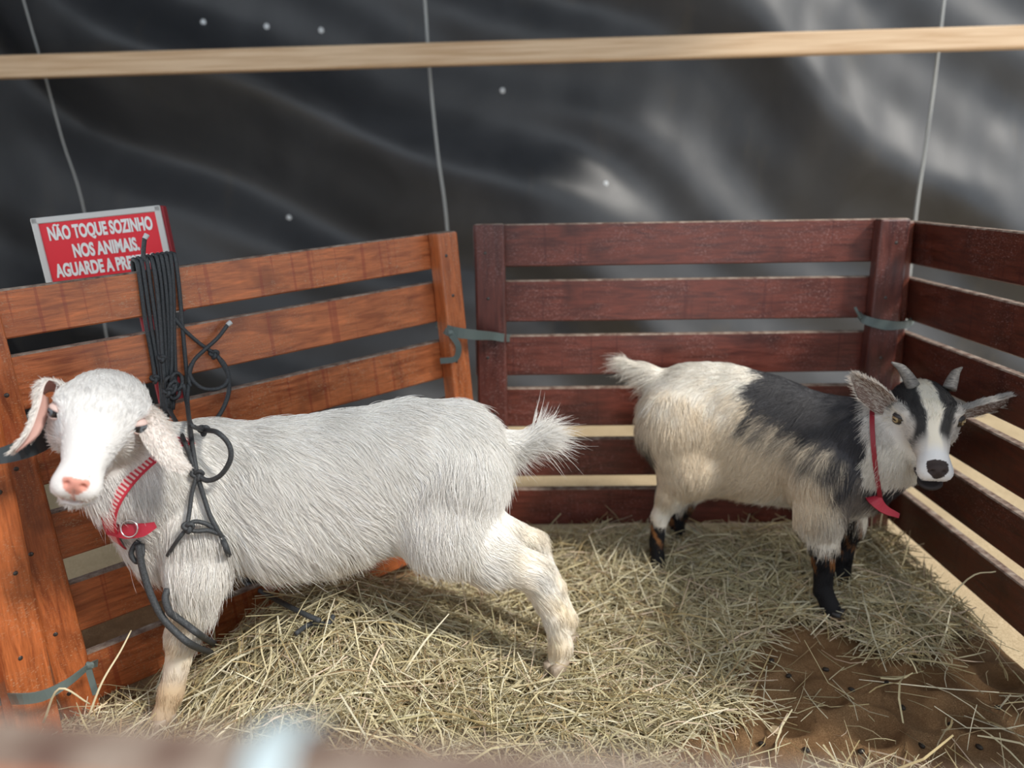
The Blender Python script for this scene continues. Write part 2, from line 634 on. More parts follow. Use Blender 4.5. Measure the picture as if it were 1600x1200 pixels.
# near left panel: only its end post shows beside the left panel
NLP = A(30, 950, 1.17)
panel('pen_panel', 'slatted near left panel of which only the end post shows at the left edge', (NLP[0], NLP[1], 0.03), (0, 0, math.radians(58)),
      -0.98, 0.01, tops_std, [SL] * 6, [(-0.022, 0.070, 0.042), (-0.94, 0.07, 0.042)], (M_LEFT, M_LEFTV), (1,))
# front panel right in front of the lens: only its top slat shows
fa, fb = AZ(0, 1192, 0.815), AZ(640, 1240, 0.815)
fd = fb - fa
fyaw = math.atan2(fd[1], fd[0])
fc = fa - unit(fd) * 0.55
front = panel('pen_panel', 'out-of-focus front panel whose top slat crosses the lower left corner', (fc[0], fc[1], 0.815 - tops_std[0]), (0, 0, fyaw),
              -0.25, 1.05, tops_std, [SL] * 6, [(-0.20, 0.07, 0.04), (1.0, 0.07, 0.04)], (M_LEFT, M_LEFTV))

# ------------------------------------------------------------------ straps tied round the posts
def strap(name, label, pts, normals, width, mat, tails=(), knot=None, thick=0.0025):
    root = empty(name, tuple(pts[0]))
    tag(root, label, 'strap', 'straps tying the pen panels together')
    inv = np.array(pts[0])
    P = [np.asarray(p) - inv for p in pts]
    link('band', ribbon_mesh('band', P, normals, width, thick), mat, root)
    for tl, nn, ww in tails:
        link('loose_end', ribbon_mesh('loose_end', [np.asarray(p) - inv for p in tl], nn, ww, thick), mat, root)
    if knot is not None:
        bm = bmesh.new()
        bmesh.ops.create_icosphere(bm, subdivisions=2, radius=0.0075)
        for v in bm.verts:
            v.co = Vector((v.co.x * 1.1, v.co.y * 0.7, v.co.z)) * (1 + 0.12 * math.sin(v.co.x * 900 + v.co.z * 700))
        me = bpy.data.meshes.new('knot')
        bm.to_mesh(me); bm.free()
        ko = link('knot', me, mat, root)
        ko.location = tuple(np.asarray(knot) - inv)
    return root


F_ = -_f  # facing roughly to the viewer
# back left corner
ps = [A(682, 505, 1.86), A(702, 517, 1.795), A(740, 523, 1.80), A(770, 525, 1.845), A(788, 528, 1.87), A(800, 528, 1.93)]
strap('tie_strap', 'grey-green strap knotted round the two posts at the left back corner', ps, [(-.5, -.8, 0), (-.3, -.9, 0), (0, -1, 0), (0, -1, 0), (.6, -.8, 0), (1, -.2, 0)],
      [0.020, 0.026, 0.024, 0.020, 0.020, 0.018], M_STRAP,
      tails=[([A(704, 522, 1.79), A(716, 540, 1.785), A(712, 560, 1.79), A(688, 564, 1.795)], [(-.2, -1, 0)] * 4, 0.014)], knot=A(703, 520, 1.79))
# right back corner
ps = [A(1340, 488, 1.90), A(1352, 500, 1.848), A(1385, 508, 1.84), A(1410, 508, 1.85), A(1421, 505, 1.87), A(1428, 498, 1.93)]
strap('tie_strap', 'grey strap wound round the posts at the right back corner', ps, [(-.6, -.8, 0), (-.3, -1, 0), (0, -1, 0), (0, -1, 0), (.5, -.8, 0), (1, 0, 0)],
      [0.010, 0.020, 0.024, 0.018, 0.022, 0.02], M_STRAP,
      tails=[([A(1346, 497, 1.855), A(1340, 488, 1.85), A(1336, 480, 1.85)], [(0, -1, 0)] * 3, 0.006)])
# lower left, round the near post and its neighbour
ps = [A(8, 1088, 1.16), A(22, 1092, 1.085), A(64, 1088, 1.085), A(104, 1068, 1.11), A(138, 1042, 1.165), A(152, 1036, 1.21)]
strap('tie_strap', 'grey-green strap tied low round the near left posts', ps, [(-.9, -.4, 0), (-.3, -1, 0), (.2, -1, 0), (.4, -1, 0), (.6, -.8, 0), (1, 0, 0)],
      [0.020, 0.020, 0.019, 0.014, 0.013, 0.012], M_STRAP,
      tails=[([A(138, 1044, 1.16), A(143, 1062, 1.158), A(150, 1085, 1.155)], [(.3, -1, 0)] * 3, 0.010)], knot=A(140, 1040, 1.162))
# dark strap behind the white goat's ear
ps = [A(-60, 712, 1.14), A(-10, 714, 1.085), A(36, 702, 1.10), A(72, 684, 1.16), A(80, 672, 1.22)]
strap('tie_strap', 'glossy dark strap round the left posts behind the ear of the white goat', ps, [(-.5, -1, 0), (-.1, -1, .2), (.3, -1, .2), (.6, -.8, .2), (1, 0, 0)],
      [0.022, 0.022, 0.030, 0.034, 0.02], M_STRAPD)
# dark tie low at the back left post
ps = [A(762, 748, 1.85), A(776, 756, 1.842), A(793, 758, 1.865), A(800, 757, 1.92)]
strap('tie_strap', 'dark strap low on the left back corner post beside the sand gap', ps, [(-.3, -1, 0), (0, -1, 0), (.5, -.8, 0), (1, 0, 0)],
      [0.016, 0.014, 0.02, 0.02], M_STRAPD)
# pale strap over the blurred front rail
q = fa + (fb - fa) * 0.66
nrm = np.array([-math.sin(fyaw), math.cos(fyaw), 0])
z8 = np.array([0, 0, 1.0])
ps = [q + nrm * 0.030 - z8 * 0.12, q + nrm * 0.029 - z8 * 0.02, q + nrm * 0.021 + z8 * 0.0015, q + nrm * 0.001 + z8 * 0.002, q - nrm * 0.006 - z8 * 0.03, q - nrm * 0.006 - z8 * 0.11]
strap('tie_strap', 'pale blurred strap over the front rail in the lower left corner', ps, [nrm, nrm, nrm + z8, z8 - nrm, -nrm, -nrm], 0.012, M_STRAPL, thick=0.0015)

# ------------------------------------------------------------------ sign
def text_mesh(body, size, bold):
    cu = bpy.data.curves.new('lettering', 'FONT')
    cu.body = body
    cu.size = size
    cu.align_x = 'CENTER'
    cu.align_y = 'CENTER'
    cu.offset = bold
    cu.extrude = 0.0006
    o = bpy.data.objects.new('tmp', cu)
    COL.objects.link(o)
    dg = bpy.context.evaluated_depsgraph_get()
    me = bpy.data.meshes.new_from_object(o.evaluated_get(dg))
    bpy.data.objects.remove(o)
    bpy.data.curves.remove(cu)
    return me


SC = A(150, 331, 1.66)               # middle of the sign's top edge
SYAW, SROLL = math.radians(14), math.radians(-4.6)
sign = empty('warning_sign', tuple(SC), (math.radians(-2), SROLL, SYAW))
tag(sign, 'red warning sign with white lettering and grey frame behind the left panel', 'sign')
SW, SH = 0.252, 0.230
M_RED = plain('sign_red', (0.80, 0.012, 0.028), 0.35)
M_REDW = plain('red_painted_wood', (0.36, 0.028, 0.040), 0.6)
M_FRAME = plain('sign_frame_grey', (0.62, 0.62, 0.60), 0.5)
M_WHITE = plain('white_lettering', (0.85, 0.85, 0.84), 0.5)
bk = link('backing_box', box_mesh('backing_box', SW + 0.004, 0.042, SH, 0.002), M_REDW, sign)
bk.location = (0.003, 0.026, -SH / 2 - 0.001)
pl = link('face_plate', box_mesh('face_plate', SW - 0.02, 0.004, SH - 0.02, 0.001), M_RED, sign)
pl.location = (0, 0.0025, -SH / 2)
for (w_, h_, x_, z_) in ((SW, 0.0125, 0, -0.006), (SW, 0.0125, 0, -SH + 0.006), (0.0125, SH, -SW / 2 + 0.006, -SH / 2), (0.0125, SH, SW / 2 - 0.006, -SH / 2)):
    fr = link('frame_strip', box_mesh('frame_strip', w_, 0.007, h_, 0.0015), M_FRAME, sign)
    fr.location = (x_, 0.0005, z_)
for (txt, zz, xx, wid) in (('NAO TOQUE SOZINHO', -0.036, 0.002, 0.204), ('NOS ANIMAIS.', -0.076, 0.004, 0.130), ('AGUARDE A PRESEN\u00c7A', -0.113, 0.004, 0.214)):
    me = text_mesh(txt, 0.037, 0.0016)
    xs = [v.co.x for v in me.vertices]
    wcur = max(xs) - min(xs)
    for v in me.vertices: v.co.x *= wid / wcur
    o = link('lettering', me, M_WHITE, pl)
    o.rotation_euler = (math.radians(90), 0, 0)
    o.location = (xx, -0.0031, zz + SH / 2)
P_t = [(-0.0815 + dx, -0.0031, -0.0185 + SH / 2 + dz) for dx, dz in ((-.0055, -.0012), (-.003, .0010), (0, 0), (.003, -.0010), (.0055, .0012))]
link('tilde', ribbon_mesh('tilde', P_t, [(0, -1, 0)] * 5, .0034, .0012), M_WHITE, pl)
st = link('stake', box_mesh('stake', 0.055, 0.04, 0.80, 0.003), M_REDW, sign)
st.location = (0.062, 0.03, -SH - 0.35)

# ------------------------------------------------------------------ goats: one continuous body surface from blended forms
class Body:
    """smooth union of tapered limbs and ellipsoids, meshed with surface nets"""
    def __init__(s):
        s.p = []

    def cone(s, a, b, ra, rb, k=0.02, flow=None, ln=None, squash=None, tag=''):
        s.p.append(dict(t='c', a=np.array(a, float), b=np.array(b, float), ra=ra, rb=rb, k=k, flow=flow, ln=ln, sq=squash, tag=tag))

    def chain(s, pts, rad, k=0.02, ln=None, flow=None, squash=None, tag=''):
        for i in range(len(pts) - 1):
            fl = flow if flow is not None else unit(np.array(pts[i + 1]) - np.array(pts[i]))
            s.cone(pts[i], pts[i + 1], rad[i], rad[i + 1], k if np.isscalar(k) else k[min(i, len(k) - 1)], fl, ln if np.isscalar(ln) or ln is None else (ln[i] + ln[i + 1]) / 2, squash, tag)

    def ell(s, c, r, R=None, k=0.02, flow=None, ln=None, sub=False, tag=''):
        s.p.append(dict(t='e', c=np.array(c, float), r=np.array(r, float) * np.ones(3), R=np.eye(3) if R is None else np.array(R), k=k, flow=flow, ln=ln, sub=sub, tag=tag))

    @staticmethod
    def dist(p, X):
        if p['t'] == 'c':
            a, ab = p['a'], p['b'] - p['a']
            q = X - a
            if p['sq'] is not None:
                n, f = p['sq']
                q = q + (q @ n)[..., None] * n * (f - 1)
                ab = ab + (ab @ n) * n * (f - 1)
            t = np.clip((q @ ab) / (ab @ ab), 0, 1)
            dd = q - t[..., None] * ab
            return np.sqrt((dd * dd).sum(-1)) - (p['ra'] + (p['rb'] - p['ra']) * t)
        q = (X - p['c']) @ p['R']
        k0 = np.sqrt(((q / p['r']) ** 2).sum(-1))
        k1 = np.sqrt(((q / p['r'] ** 2) ** 2).sum(-1)) + 1e-9
        return k0 * (k0 - 1) / k1

    def bounds(s, p):
        if p['t'] == 'c':
            m = max(p['ra'], p['rb'])
            return np.minimum(p['a'], p['b']) - m, np.maximum(p['a'], p['b']) + m
        m = p['r'].max()
        return p['c'] - m, p['c'] + m

    def mesh(s, fine_lo, fine_hi, hf=0.0026, hc=0.0055):
        lo = np.min([s.bounds(p)[0] for p in s.p if not p.get('sub')], 0) - 0.02
        hi = np.max([s.bounds(p)[1] for p in s.p if not p.get('sub')], 0) + 0.02
        ax = []
        for i in range(3):
            a, b, c, d_ = lo[i], max(lo[i], fine_lo[i]), min(hi[i], fine_hi[i]), hi[i]
            parts = []
            if b > a: parts.append(np.linspace(a, b, max(2, int((b - a) / hc)), endpoint=False))
            parts.append(np.linspace(b, c, max(2, int((c - b) / hf)), endpoint=False))
            parts.append(np.linspace(c, d_, max(2, int((d_ - c) / hc) + 1)))
            ax.append(np.concatenate(parts))
        x, y, z = ax
        Fd = np.full((len(x), len(y), len(z)), 1.0, np.float32)
        for p in s.p:
            b0, b1 = s.bounds(p)
            mg = p['k'] * 1.3 + 0.012
            sl = []
            for i in range(3):
                i0, i1 = np.searchsorted(ax[i], b0[i] - mg), np.searchsorted(ax[i], b1[i] + mg)
                sl.append(slice(max(0, i0), min(len(ax[i]), i1 + 1)))
            X = np.stack(np.meshgrid(x[sl[0]], y[sl[1]], z[sl[2]], indexing='ij'), -1)
            dd = s.dist(p, X).astype(np.float32)
            cur = Fd[tuple(sl)]
            k = p['k']
            if p.get('sub'):
                h = np.clip(0.5 - 0.5 * (cur + dd) / k, 0, 1)
                Fd[tuple(sl)] = cur * (1 - h) - dd * h + k * h * (1 - h)
            else:
                h = np.clip(0.5 + 0.5 * (dd - cur) / k, 0, 1)
                Fd[tuple(sl)] = dd * (1 - h) + cur * h - k * h * (1 - h)
        return surface_nets(Fd, x, y, z)

    def blend(s, X, sharp=0.012):
        """per point: hair flow, hair length and weights of the tagged forms"""
        W, fl, ln = [], [], []
        ps = [p for p in s.p if p.get('flow') is not None]
        D = np.stack([s.dist(p, X) for p in ps], 1)
        W = np.exp(-np.clip(D - D.min(1, keepdims=True), 0, 1) / sharp)
        W /= W.sum(1, keepdims=True)
        fl = W @ np.array([unit(p['flow']) for p in ps])
        ln = W @ np.array([p['ln'] for p in ps])
        return fl, ln, W, ps


def surface_nets(Fd, x, y, z):
    ins = Fd < 0
    c = [ins[i:ins.shape[0] - 1 + i, j:ins.shape[1] - 1 + j, k:ins.shape[2] - 1 + k] for i in (0, 1) for j in (0, 1) for k in (0, 1)]
    tot = sum(q.astype(np.int8) for q in c)
    cell = np.argwhere((tot > 0) & (tot < 8))
    idx = -np.ones(tot.shape, np.int32)
    idx[tuple(cell.T)] = np.arange(len(cell))
    offs = np.array([(i, j, k) for i in (0, 1) for j in (0, 1) for k in (0, 1)])
    vals = np.stack([Fd[tuple((cell + o).T)] for o in offs], 1)
    pos = np.stack([np.stack([x[cell[:, 0] + o[0]], y[cell[:, 1] + o[1]], z[cell[:, 2] + o[2]]], 1) for o in offs], 1)
    acc = np.zeros((len(cell), 3)); cnt = np.zeros(len(cell))
    for a in range(8):
        for b in range(a + 1, 8):
            if np.abs(offs[a] - offs[b]).sum() != 1: continue
            m = (vals[:, a] < 0) != (vals[:, b] < 0)
            t = vals[m, a] / (vals[m, a] - vals[m, b])
            acc[m] += pos[m, a] + (pos[m, b] - pos[m, a]) * t[:, None]
            cnt[m] += 1
    V = acc / cnt[:, None]
    quads = []
    for axn in range(3):
        o1, o2 = [(1, 2), (2, 0), (0, 1)][axn]
        sl0 = [slice(None)] * 3; sl1 = [slice(None)] * 3
        sl0[axn] = slice(0, -1); sl1[axn] = slice(1, None)
        ch = ins[tuple(sl0)] != ins[tuple(sl1)]
        e = np.argwhere(ch)
        ok = (e[:, o1] > 0) & (e[:, o2] > 0) & (e[:, o1] < ins.shape[o1] - 1) & (e[:, o2] < ins.shape[o2] - 1)
        e = e[ok]
        u1 = np.zeros(3, int); u1[o1] = 1
        u2 = np.zeros(3, int); u2[o2] = 1
        q = np.stack([idx[tuple((e - u1 - u2).T)], idx[tuple((e - u2).T)], idx[tuple(e.T)], idx[tuple((e - u1).T)]], 1)
        flip = ~ins[tuple(e.T)]
        q[flip] = q[flip][:, ::-1]
        quads.append(q)
    return V, np.vstack(quads)


def relax(V, Q, n=2, lam=0.5):
    """light smoothing of the net"""
    e = np.vstack([Q[:, [0, 1]], Q[:, [1, 2]], Q[:, [2, 3]], Q[:, [3, 0]]])
    deg = np.bincount(e.ravel(), minlength=len(V)).astype(float)
    for _ in range(n):
        S = np.zeros_like(V)
        for kk in range(3):
            S[:, kk] = np.bincount(e[:, 0], V[e[:, 1], kk], len(V)) + np.bincount(e[:, 1], V[e[:, 0], kk], len(V))
        V = V + lam * (S / np.maximum(deg, 1)[:, None] - V)
    return V


def vnormals(V, Q):
    n = np.cross(V[Q[:, 2]] - V[Q[:, 0]], V[Q[:, 3]] - V[Q[:, 1]])
    N = np.zeros_like(V)
    for c in range(4):
        for kk in range(3):
            N[:, kk] += np.bincount(Q[:, c], n[:, kk], len(V))
    return N / (np.linalg.norm(N, axis=1, keepdims=True) + 1e-12)


def set_colors(me, cols):
    at = me.color_attributes.new('col', 'FLOAT_COLOR', 'POINT')
    c4 = np.ones((len(cols), 4), np.float32)
    c4[:, :3] = cols
    at.data.foreach_set('color', c4.ravel())


def grow_fur(name, root, body, V, Q, count, colfn, density_fn, seed, rad=0.00036, lift=0.30, clump=0.34, n_clump=4200):
    r = np.random.default_rng(seed)
    N = vnormals(V, Q)
    cen = V[Q].mean(1)
    area = np.linalg.norm(np.cross(V[Q[:, 2]] - V[Q[:, 0]], V[Q[:, 3]] - V[Q[:, 1]]), axis=1) / 2
    wgt = area * density_fn(cen)
    f = r.choice(len(Q), count, p=wgt / wgt.sum())
    u_, v_ = r.random(count), r.random(count)
    bl = np.stack([(1 - u_) * (1 - v_), u_ * (1 - v_), u_ * v_, (1 - u_) * v_], 1)
    P = (V[Q[f]] * bl[..., None]).sum(1)
    Nn = (N[Q[f]] * bl[..., None]).sum(1)
    Nn /= np.linalg.norm(Nn, axis=1, keepdims=True) + 1e-12
    fl, ln, W, ps = body.blend(P)
    fl = fl + r.normal(0, 0.16, fl.shape)
    fl = fl - Nn * (fl * Nn).sum(1, keepdims=True)
    fl /= np.linalg.norm(fl, axis=1, keepdims=True) + 1e-9
    # hair swirls
    sw = 0.35 * np.sin(P @ np.array([31., 17., 23.])) + 0.25 * np.sin(P @ np.array([-57., 40., 66.]))
    side = np.cross(Nn, fl)
    fl = fl + side * sw[:, None] * 0.6
    fl /= np.linalg.norm(fl, axis=1, keepdims=True) + 1e-9
    L = ln * np.exp(r.normal(0, 0.22, count))
    K = 5
    tt = np.linspace(0, 1, K)
    lf = lift * np.clip(r.normal(1, 0.3, count), 0.2, 2)
    pts = np.zeros((count, K, 3))
    curl = r.normal(0, 0.10, count)
    for i, t in enumerate(tt):
        pts[:, i] = (P - Nn * 0.0012 + fl * (L * t)[:, None] + Nn * (L * lf * (t - 0.62 * t * t))[:, None]
                     + side * (L * curl * t * t)[:, None] + np.array([0, 0, -1.0]) * (L * 0.16 * t * t)[:, None])
    # locks: tips pull toward a shared hair
    if clump > 0:
        ci = r.choice(count, n_clump, replace=False)
        kd = kdtree.KDTree(n_clump)
        for j, i in enumerate(ci): kd.insert(Vector(P[i]), j)
        kd.balance()
        own = np.array([kd.find(Vector(p))[1] for p in P])
        ctr = pts[ci][own]
        cl = clump * np.clip(r.normal(1, 0.35, count), 0, 1.6)
        for i, t in enumerate(tt):
            g = (cl * t ** 1.3)[:, None]
            near = np.linalg.norm(ctr[:, 0] - P, axis=1) < 0.03
            g = g * near[:, None]
            scale = (L / (np.linalg.norm(ctr[:, -1] - ctr[:, 0], axis=1) + 1e-6)).clip(0.5, 1.6)
            target = ctr[:, 0] + (ctr[:, i] - ctr[:, 0]) * scale[:, None]
            pts[:, i] = pts[:, i] * (1 - g) + target * g
    hc = bpy.data.hair_curves.new(name)
    hc.add_curves([K] * count)
    hc.attributes['position'].data.foreach_set('vector', pts.astype(np.float32).ravel())
    ra = hc.attributes.get('radius') or hc.attributes.new('radius', 'FLOAT', 'POINT')
    prof = np.array([1.0, 1.0, 0.85, 0.6, 0.15])
    ra.data.foreach_set('value', (np.ones((count, 1)) * prof[None] * rad).astype(np.float32).ravel())
    ca = hc.attributes.new('col', 'FLOAT_COLOR', 'CURVE')
    c4 = np.ones((count, 4), np.float32)
    c4[:, :3] = np.clip(colfn(P, Nn, r) * np.exp(r.normal(0, 0.10, (count, 1))), 0, 0.93)
    ca.data.foreach_set('color', c4.ravel())
    o = bpy.data.objects.new(name, hc)
    COL.objects.link(o)
    hc.materials.append(M_FUR)
    o.parent = root
    o['kind'] = 'stuff'
    return o


def head_frame(center, fwd_cam, eye_cam):
    """axes of a head given in the viewer's right / up / toward directions"""
    v = unit(CAM - center)
    r_ = unit(np.cross(v, _u)) * -1
    r_ = unit(_r - v * (_r @ v))
    u_ = np.cross(v, r_)
    to = lambda c: r_ * c[0] + u_ * c[1] + v * c[2]
    y = unit(to(fwd_cam))
    x = to(eye_cam)
    x = -unit(x - y * (x @ y))
    z = np.cross(x, y)
    return np.stack([x, y, z], 1)      # columns: x across (toward viewer's left), y to the nose, z up


def head_forms(B, c, R, s, ln=0.010, mouth_open=0.0, wide=1.0):
    H = lambda x, y, z: c + R @ (np.array([x * wide, y, z]) * s)
    f = lambda x, y, z: R @ np.array([x, y, z], float)
    back = f(0, -1, 0.1)
    k = 0.020 * s
    B.ell(H(0, -.030, -.004), np.array([.060 * wide, .064, .049]) * s, R, k, f(0, -1, .2), ln * 1.6, tag='skull')
    B.ell(H(0, .014, .012), np.array([.056 * wide, .056, .036]) * s, R, k, f(0, -.8, .7), ln * 1.3, tag='forehead')
    B.cone(H(0, .026, .000), H(0, .112, -.028), .046 * s, .0255 * s, k, f(0, -1, .25), ln * .8, tag='bridge')
    B.ell(H(0, .126, -.036), np.array([.028, .027, .024]) * s, R, .012 * s, f(0, -1, -.1), ln * .45, tag='muzzle')
    for sx_ in (-1, 1):
        B.ell(H(sx_ * .036, -.006, -.028), np.array([.029, .048, .042]) * s, R, k, f(sx_ * .4, -.9, -.5), ln * 1.6, tag='cheek')
        B.ell(H(sx_ * .046, .026, .026), np.array([.014, .018, .007]) * s, R, .012 * s, f(sx_ * .6, -.8, .4), ln * .8, tag='brow')
        B.ell(H(sx_ * .015, .138, -.039), np.array([.0155, .0165, .0165]) * s, R, .010 * s, f(sx_ * .5, -.9, -.1), ln * .4, tag='muzzle')
    jz = -.064 - mouth_open
    B.cone(H(0, -.010, -.050), H(0, .112, jz), .034 * s, .0175 * s, .014 * s, f(0, -1, -.3), ln * 1.4, tag='jaw')
    B.ell(H(0, .122, jz), np.array([.0225, .020, .0125]) * s, R, .008 * s, f(0, -.7, -.7), ln * .7, tag='chin')
    # nose pad, nostrils, philtrum, mouth line, eye sockets
    B.ell(H(0, .149, -.025), np.array([.0155, .009, .011]) * s, R, .007 * s, f(0, -1, .2), ln * .2, tag='nose')
    for sx_ in (-1, 1):
        rot = R @ np.array(Matrix.Rotation(sx_ * 0.9, 3, 'Y'))
        B.ell(H(sx_ * .0105, .158, -.0265), np.array([.0062, .009, .0028]) * s, rot, .003, sub=True)
        B.ell(H(sx_ * .016, .143, -.0575), np.array([.021, .026, .0022]) * s, R @ np.array(Matrix.Rotation(-sx_ * 0.22, 3, 'Y')), .003, sub=True)
        B.ell(H(sx_ * .0575, .034, .0085), np.array([.0135, .0150, .0115]) * s, R, .004, sub=True)
    B.ell(H(0, .159, -.043), np.array([.0012, .008, .014]) * s, R, .002, sub=True)
    if mouth_open > 0:
        B.ell(H(.008, .138, -.060 - mouth_open * .4), np.array([.024, .030, .004 + mouth_open * .45]) * s, R, .003, sub=True)
    return H


def eyeball_mat(name, iris, rim, frame_dir):
    t = NT(name)
    tc = t.n('ShaderNodeTexCoord').outputs['Object']
    sep = t.n('ShaderNodeSeparateXYZ')
    t.l(tc, sep.inputs[0])
    # object axes: x along the lid, y out of the eye, z up
    def m(op, a, b=None):
        nd = t.n('ShaderNodeMath', operation=op)
        for i, v in enumerate((a, b)):
            if v is None: continue
            if hasattr(v, 'is_linked'): t.l(v, nd.inputs[i])
            else: nd.inputs[i].default_value = v
        return nd.outputs[0]
    x2 = m('POWER', m('ABSOLUTE', sep.outputs[0]), 2.0)
    z2 = m('POWER', m('ABSOLUTE', sep.outputs[2]), 2.0)
    rad = m('SQRT', m('ADD', x2, z2))
    pup = m('SQRT', m('ADD', m('MULTIPLY', x2, 1.0), m('MULTIPLY', z2, 6.0)))
    ir = t.ramp(m('MULTIPLY', rad, 90.0), [(0.0, iris), (0.60, iris), (0.72, rim), (0.95, rim)])
    col = t.mix(t.ramp(m('MULTIPLY', pup, 90.0), [(0.36, 1.0), (0.46, 0.0)]), ir, (0.004, 0.004, 0.005))
    t.l(col, t.b.inputs['Base Color'])
    t.b.inputs['Roughness'].default_value = 0.08
    t.b.inputs['Coat Weight'].default_value = 0.6
    return t.m


def eye(root, c, R, s, sx_, mat, H, lid_mat, x=.0535, y=.0345, z=.0085, rad=.0122):
    bm = bmesh.new()
    bmesh.ops.create_uvsphere(bm, u_segments=20, v_segments=14, radius=rad * s)
    me = bpy.data.meshes.new('eye')
    bm.to_mesh(me); bm.free()
    for p in me.polygons: p.use_smooth = True
    o = link('eye', me, mat, root)
    out = unit(R @ np.array([sx_ * .80, .60, .05]))
    up = R @ np.array([0, 0, 1.0])
    xa = unit(np.cross(out, up))
    za = np.cross(xa, out)
    o.matrix_local = Matrix(((xa[0], out[0], za[0], 0), (xa[1], out[1], za[1], 0), (xa[2], out[2], za[2], 0), (0, 0, 0, 1)))
    o.location = tuple(H(sx_ * x, y, z))
    # upper and lower lids: curved shells over the ball, in the eye's own axes
    rr = rad * s * 1.07
    for e0, e1 in ((0.50, 1.35), (-0.66, -1.35)):
        Vv, Ff = [], []
        na, ne = 13, 5
        for shell in (1.0, 0.93):
            for ie in range(ne):
                for ia in range(na):
                    az_ = -1.35 + 2.7 * ia / (na - 1)
                    edge = e0 * (1 - 0.55 * (abs(az_) / 1.35) ** 2.2)
                    el_ = edge + (e1 - edge) * ie / (ne - 1)
                    Vv.append((rr * shell * math.cos(el_) * math.sin(az_), rr * shell * math.cos(el_) * math.cos(az_), rr * shell * math.sin(el_)))
        nn_ = na * ne
        for ie in range(ne - 1):
            for ia in range(na - 1):
                q_ = (ie * na + ia, ie * na + ia + 1, (ie + 1) * na + ia + 1, (ie + 1) * na + ia)
                Ff.append(q_); Ff.append(tuple(nn_ + t_ for t_ in q_[::-1]))
        for ia in range(na - 1):
            Ff.append((ia + 1, ia, nn_ + ia, nn_ + ia + 1))
        link('eyelid', mesh('eyelid', Vv, Ff), lid_mat, o)


def ear(root, pts, widths, facing, mats, cup=0.35, thick=0.0035, name='ear', cols=None):
    """leaf-shaped ear: centre line, widths, direction its hollow faces"""
    C = catmull(pts, 6)
    n = len(C)
    x = np.linspace(0, 1, n)
    W = np.interp(x, np.linspace(0, 1, len(widths)), widths)
    Fc = np.stack([np.interp(x, np.linspace(0, 1, len(facing)), np.array(facing)[:, k]) for k in range(3)], 1)
    T = np.gradient(C, axis=0)
    T /= np.linalg.norm(T, axis=1, keepdims=True)
    Fc = Fc - T * (Fc * T).sum(1, keepdims=True)
    Fc /= np.linalg.norm(Fc, axis=1, keepdims=True)
    S = np.cross(T, Fc)
    m = 9
    a = np.linspace(-1, 1, m)
    Vi = C[:, None] + S[:, None] * (a[None, :, None] * W[:, None, None] / 2) + Fc[:, None] * ((a ** 2)[None, :, None] * W[:, None, None] * cup)
    edge = (1 - np.abs(a) ** 4)[None, :, None] * 0.8 + 0.2
    tip = np.minimum(1, (1 - x) * 6 + 0.25)[:, None, None]
    Vo = Vi - Fc[:, None] * thick * edge * tip
    V = np.vstack([Vi.reshape(-1, 3), Vo.reshape(-1, 3)])
    F_, mi = [], []
    o_ = n * m
    for i in range(n - 1):
        for j in range(m - 1):
            q = (i * m + j, i * m + j + 1, (i + 1) * m + j + 1, (i + 1) * m + j)
            F_.append(q); mi.append(0)
            F_.append(tuple(o_ + t for t in q[::-1])); mi.append(1)
    rim = [i * m for i in range(n)] + [(n - 1) * m + j for j in range(1, m)] + [i * m + m - 1 for i in range(n - 2, -1, -1)] + [j for j in range(m - 2, 0, -1)]
    for i in range(len(rim)):
        p, q = rim[i], rim[(i + 1) % len(rim)]
        F_.append((q, p, o_ + p, o_ + q)); mi.append(1)
    me = mesh(name, list(V), F_)
    bm = bmesh.new(); bm.from_mesh(me)
    bmesh.ops.recalc_face_normals(bm, faces=bm.faces[:])
    bm.to_mesh(me); bm.free()
    o = link(name, me, mats, root)
    for p, k_ in zip(me.polygons, mi): p.material_index = k_; p.use_smooth = True
    return o, C, S, Fc, W


